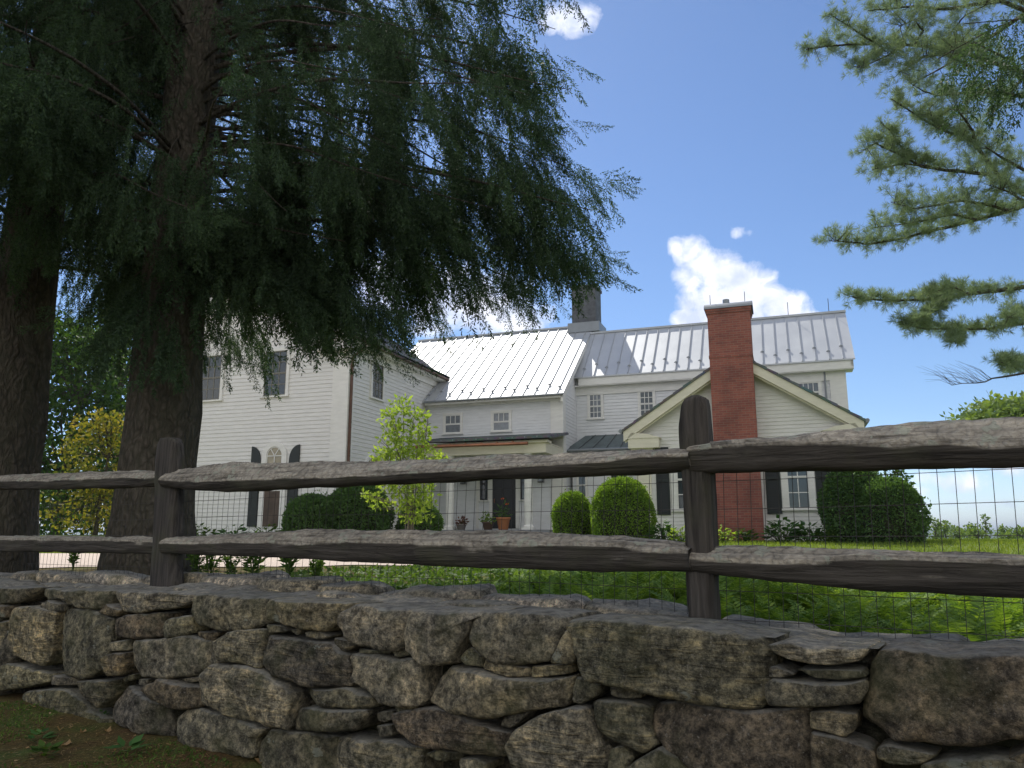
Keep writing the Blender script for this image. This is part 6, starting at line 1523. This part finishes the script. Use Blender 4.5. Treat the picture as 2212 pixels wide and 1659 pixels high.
# foreground: litter, needles and small weeds on the mossy bank
def fg_pts(n, smin=-6.4, smax=-1.6, tmin=.40, tmax=2.6):
    s = NR.uniform(smin, smax, n); t = NR.uniform(tmin, tmax, n); X = RP2.x+FD.x*s+FN.x*t; Y = RP2.y+FD.y*s+FN.y*t
    return np.array([(a, b, gz(a, b)) for a, b in zip(X, Y)])
P = fg_pts(9000); P[:, 2] += .004; D = unit(NR.normal(size=P.shape)*[1, 1, .08]); o = leaf_obj('needle_litter', [leaves_np(P, D, NR.uniform(.02, .05, len(P)), .0035, Nv=unit(np.array([0, 0, 1.])+NR.normal(size=P.shape)*.1))], MDRY)
P2_ = fg_pts(900); P2_[:, 2] += .006; D2_ = unit(NR.normal(size=P2_.shape)*[1, 1, .15]); o2_ = leaf_obj('leaf_litter', [leaves_np(P2_, D2_, NR.uniform(.012, .035, len(P2_)), NR.uniform(.008, .018, len(P2_)), Nv=unit(np.array([0, 0, 1.])+NR.normal(size=P2_.shape)*.3))], MDRY); tag(o2_, 'small dry leaf scraps on the bank', 'leaf litter', kind='stuff')
tag(o, 'fallen brown needles scattered on the mossy bank', 'needle litter', kind='stuff')
P = fg_pts(26000); D = unit(NR.normal(size=P.shape)*[1, 1, .3]+[0, 0, .9]); kk = np.array([noise.noise(Vector((p[0]*1.6, p[1]*1.6, 5))) > -.05 for p in P]); P = P[kk]; D = D[kk]
o = leaf_obj('moss_tufts', [leaves_np(P, D, NR.uniform(.012, .032, len(P)), .006)], MCOVER); tag(o, 'short moss and grass tufts on the bank before the wall', 'moss', kind='stuff')
def bit(u, v, label, cat, m_, n, sz, group=None):
    r_ = ray(u, v); t_ = .3; p = Vector((0, 0, EYE))
    for i in range(400):
        p = Vector((0, 0, EYE))+r_*(1+i*.02)
        if p.z < gz(p.x, p.y): break
    g = gz(p.x, p.y); V_ = []
    if cat == 'leaf':
        pts = []; k_ = 9
        for i in range(k_): q = 2*pi*i/k_; pts.append((sz*cos(q)*(1 if i % 2 else .62), sz*.7*sin(q)*(1 if i % 2 else .7), .008+.010*cos(q*2)+.006))
        m = MB(); m.v = [(0, 0, .004)]+pts; m.f = [(0, 1+i, 1+(i+1) % k_) for i in range(k_)]
        o = m.build('fallen_leaf', m_); o.location = (p.x, p.y, g); o.rotation_euler = (R.uniform(-.3, .3), R.uniform(-.3, .3), R.uniform(0, 6)); tag(o, label, 'fallen leaf', group=group)
    else:
        th = NR.uniform(0, 6.28, n); P_ = np.stack([sz*.3*np.cos(th), sz*.3*np.sin(th), NR.uniform(.01, .05, n)], 1); D_ = np.stack([np.cos(th), np.sin(th), NR.uniform(.0, .5, n)], 1)
        o = leaf_obj('seedling', [leaves_np(P_, D_, sz*NR.uniform(.6, 1.1, n), sz*.45, Nv=unit(np.array([0, 0, 1.])+NR.normal(size=P_.shape)*.2))], m_); o.location = (p.x, p.y, g); tag(o, label, 'seedling', group=group)
bit(142, 1614, 'pale curled leaf near the bottom left corner', 'leaf', MDRY, 0, .035); bit(178, 1585, 'small tan leaf on the moss', 'leaf', MDRY, 0, .022)
bit(232, 1583, 'curled tan leaf below the wall foot', 'leaf', MDRY, 0, .024); bit(566, 1652, 'brown leaf at the foot of the wall, bottom edge', 'leaf', MDRY, 0, .04); bit(128, 1580, 'light leaf left of the tan leaf', 'leaf', MDRY, 0, .02)
bit(85, 1605, 'clover-like seedling at the bottom left', 'seedling', MHOSTA, 16, .07); bit(270, 1635, 'broad green seedling near the bottom edge', 'seedling', MHOSTA, 10, .09); bit(95, 1640, 'dark seedling patch at the bottom left edge', 'seedling', MCOVER, 26, .07)
bit(222, 1560, 'tiny green seedling at the wall foot', 'seedling', MHOSTA, 8, .045)

# ------------------------------------------------------------------ background trees
def broad_tree(name, u, Y, v_top, w_px, label, lm, v_bot=1150, nb=16, dens=60, leaf=(.28, .17), group=None, low=.25, cat='tree', shell=.35, seed=0):
    r = random.Random(seed+int(u)); c = at(u, 1155, Y); g = gz(c.x, Y); top = at(u, v_top, Y).z-g; W_ = w_px*Y/FPX; bl = []
    for i in range(nb):
        q = low+(1-low)*(i+.5)/nb; a = r.uniform(0, 2*pi); rr = W_*.5*sin(min(1, (1-q)*1.25+.18)*pi*.5)*r.uniform(.2, .95); s = W_*.20*r.uniform(.7, 1.3)
        bl.append((rr*cos(a), rr*sin(a), min(top-s*.6, q*top), s*1.2, s*1.2, s*.75))
    bl.append((0, 0, top*.93, W_*.14, W_*.14, top*.07)); H = top
    st = [([(0, 0, -.2), (.05*W_*r.uniform(-1, 1), 0, H*.3), (.08*W_*r.uniform(-1, 1), 0, H*.62), (0, 0, H*.9)], .035*H*.6)]
    return small_tree(name, c.x, Y, st, bl, label, lm, leaf=leaf, dens=dens, group=group, r0_=.012*H, shell=shell, cat=cat)
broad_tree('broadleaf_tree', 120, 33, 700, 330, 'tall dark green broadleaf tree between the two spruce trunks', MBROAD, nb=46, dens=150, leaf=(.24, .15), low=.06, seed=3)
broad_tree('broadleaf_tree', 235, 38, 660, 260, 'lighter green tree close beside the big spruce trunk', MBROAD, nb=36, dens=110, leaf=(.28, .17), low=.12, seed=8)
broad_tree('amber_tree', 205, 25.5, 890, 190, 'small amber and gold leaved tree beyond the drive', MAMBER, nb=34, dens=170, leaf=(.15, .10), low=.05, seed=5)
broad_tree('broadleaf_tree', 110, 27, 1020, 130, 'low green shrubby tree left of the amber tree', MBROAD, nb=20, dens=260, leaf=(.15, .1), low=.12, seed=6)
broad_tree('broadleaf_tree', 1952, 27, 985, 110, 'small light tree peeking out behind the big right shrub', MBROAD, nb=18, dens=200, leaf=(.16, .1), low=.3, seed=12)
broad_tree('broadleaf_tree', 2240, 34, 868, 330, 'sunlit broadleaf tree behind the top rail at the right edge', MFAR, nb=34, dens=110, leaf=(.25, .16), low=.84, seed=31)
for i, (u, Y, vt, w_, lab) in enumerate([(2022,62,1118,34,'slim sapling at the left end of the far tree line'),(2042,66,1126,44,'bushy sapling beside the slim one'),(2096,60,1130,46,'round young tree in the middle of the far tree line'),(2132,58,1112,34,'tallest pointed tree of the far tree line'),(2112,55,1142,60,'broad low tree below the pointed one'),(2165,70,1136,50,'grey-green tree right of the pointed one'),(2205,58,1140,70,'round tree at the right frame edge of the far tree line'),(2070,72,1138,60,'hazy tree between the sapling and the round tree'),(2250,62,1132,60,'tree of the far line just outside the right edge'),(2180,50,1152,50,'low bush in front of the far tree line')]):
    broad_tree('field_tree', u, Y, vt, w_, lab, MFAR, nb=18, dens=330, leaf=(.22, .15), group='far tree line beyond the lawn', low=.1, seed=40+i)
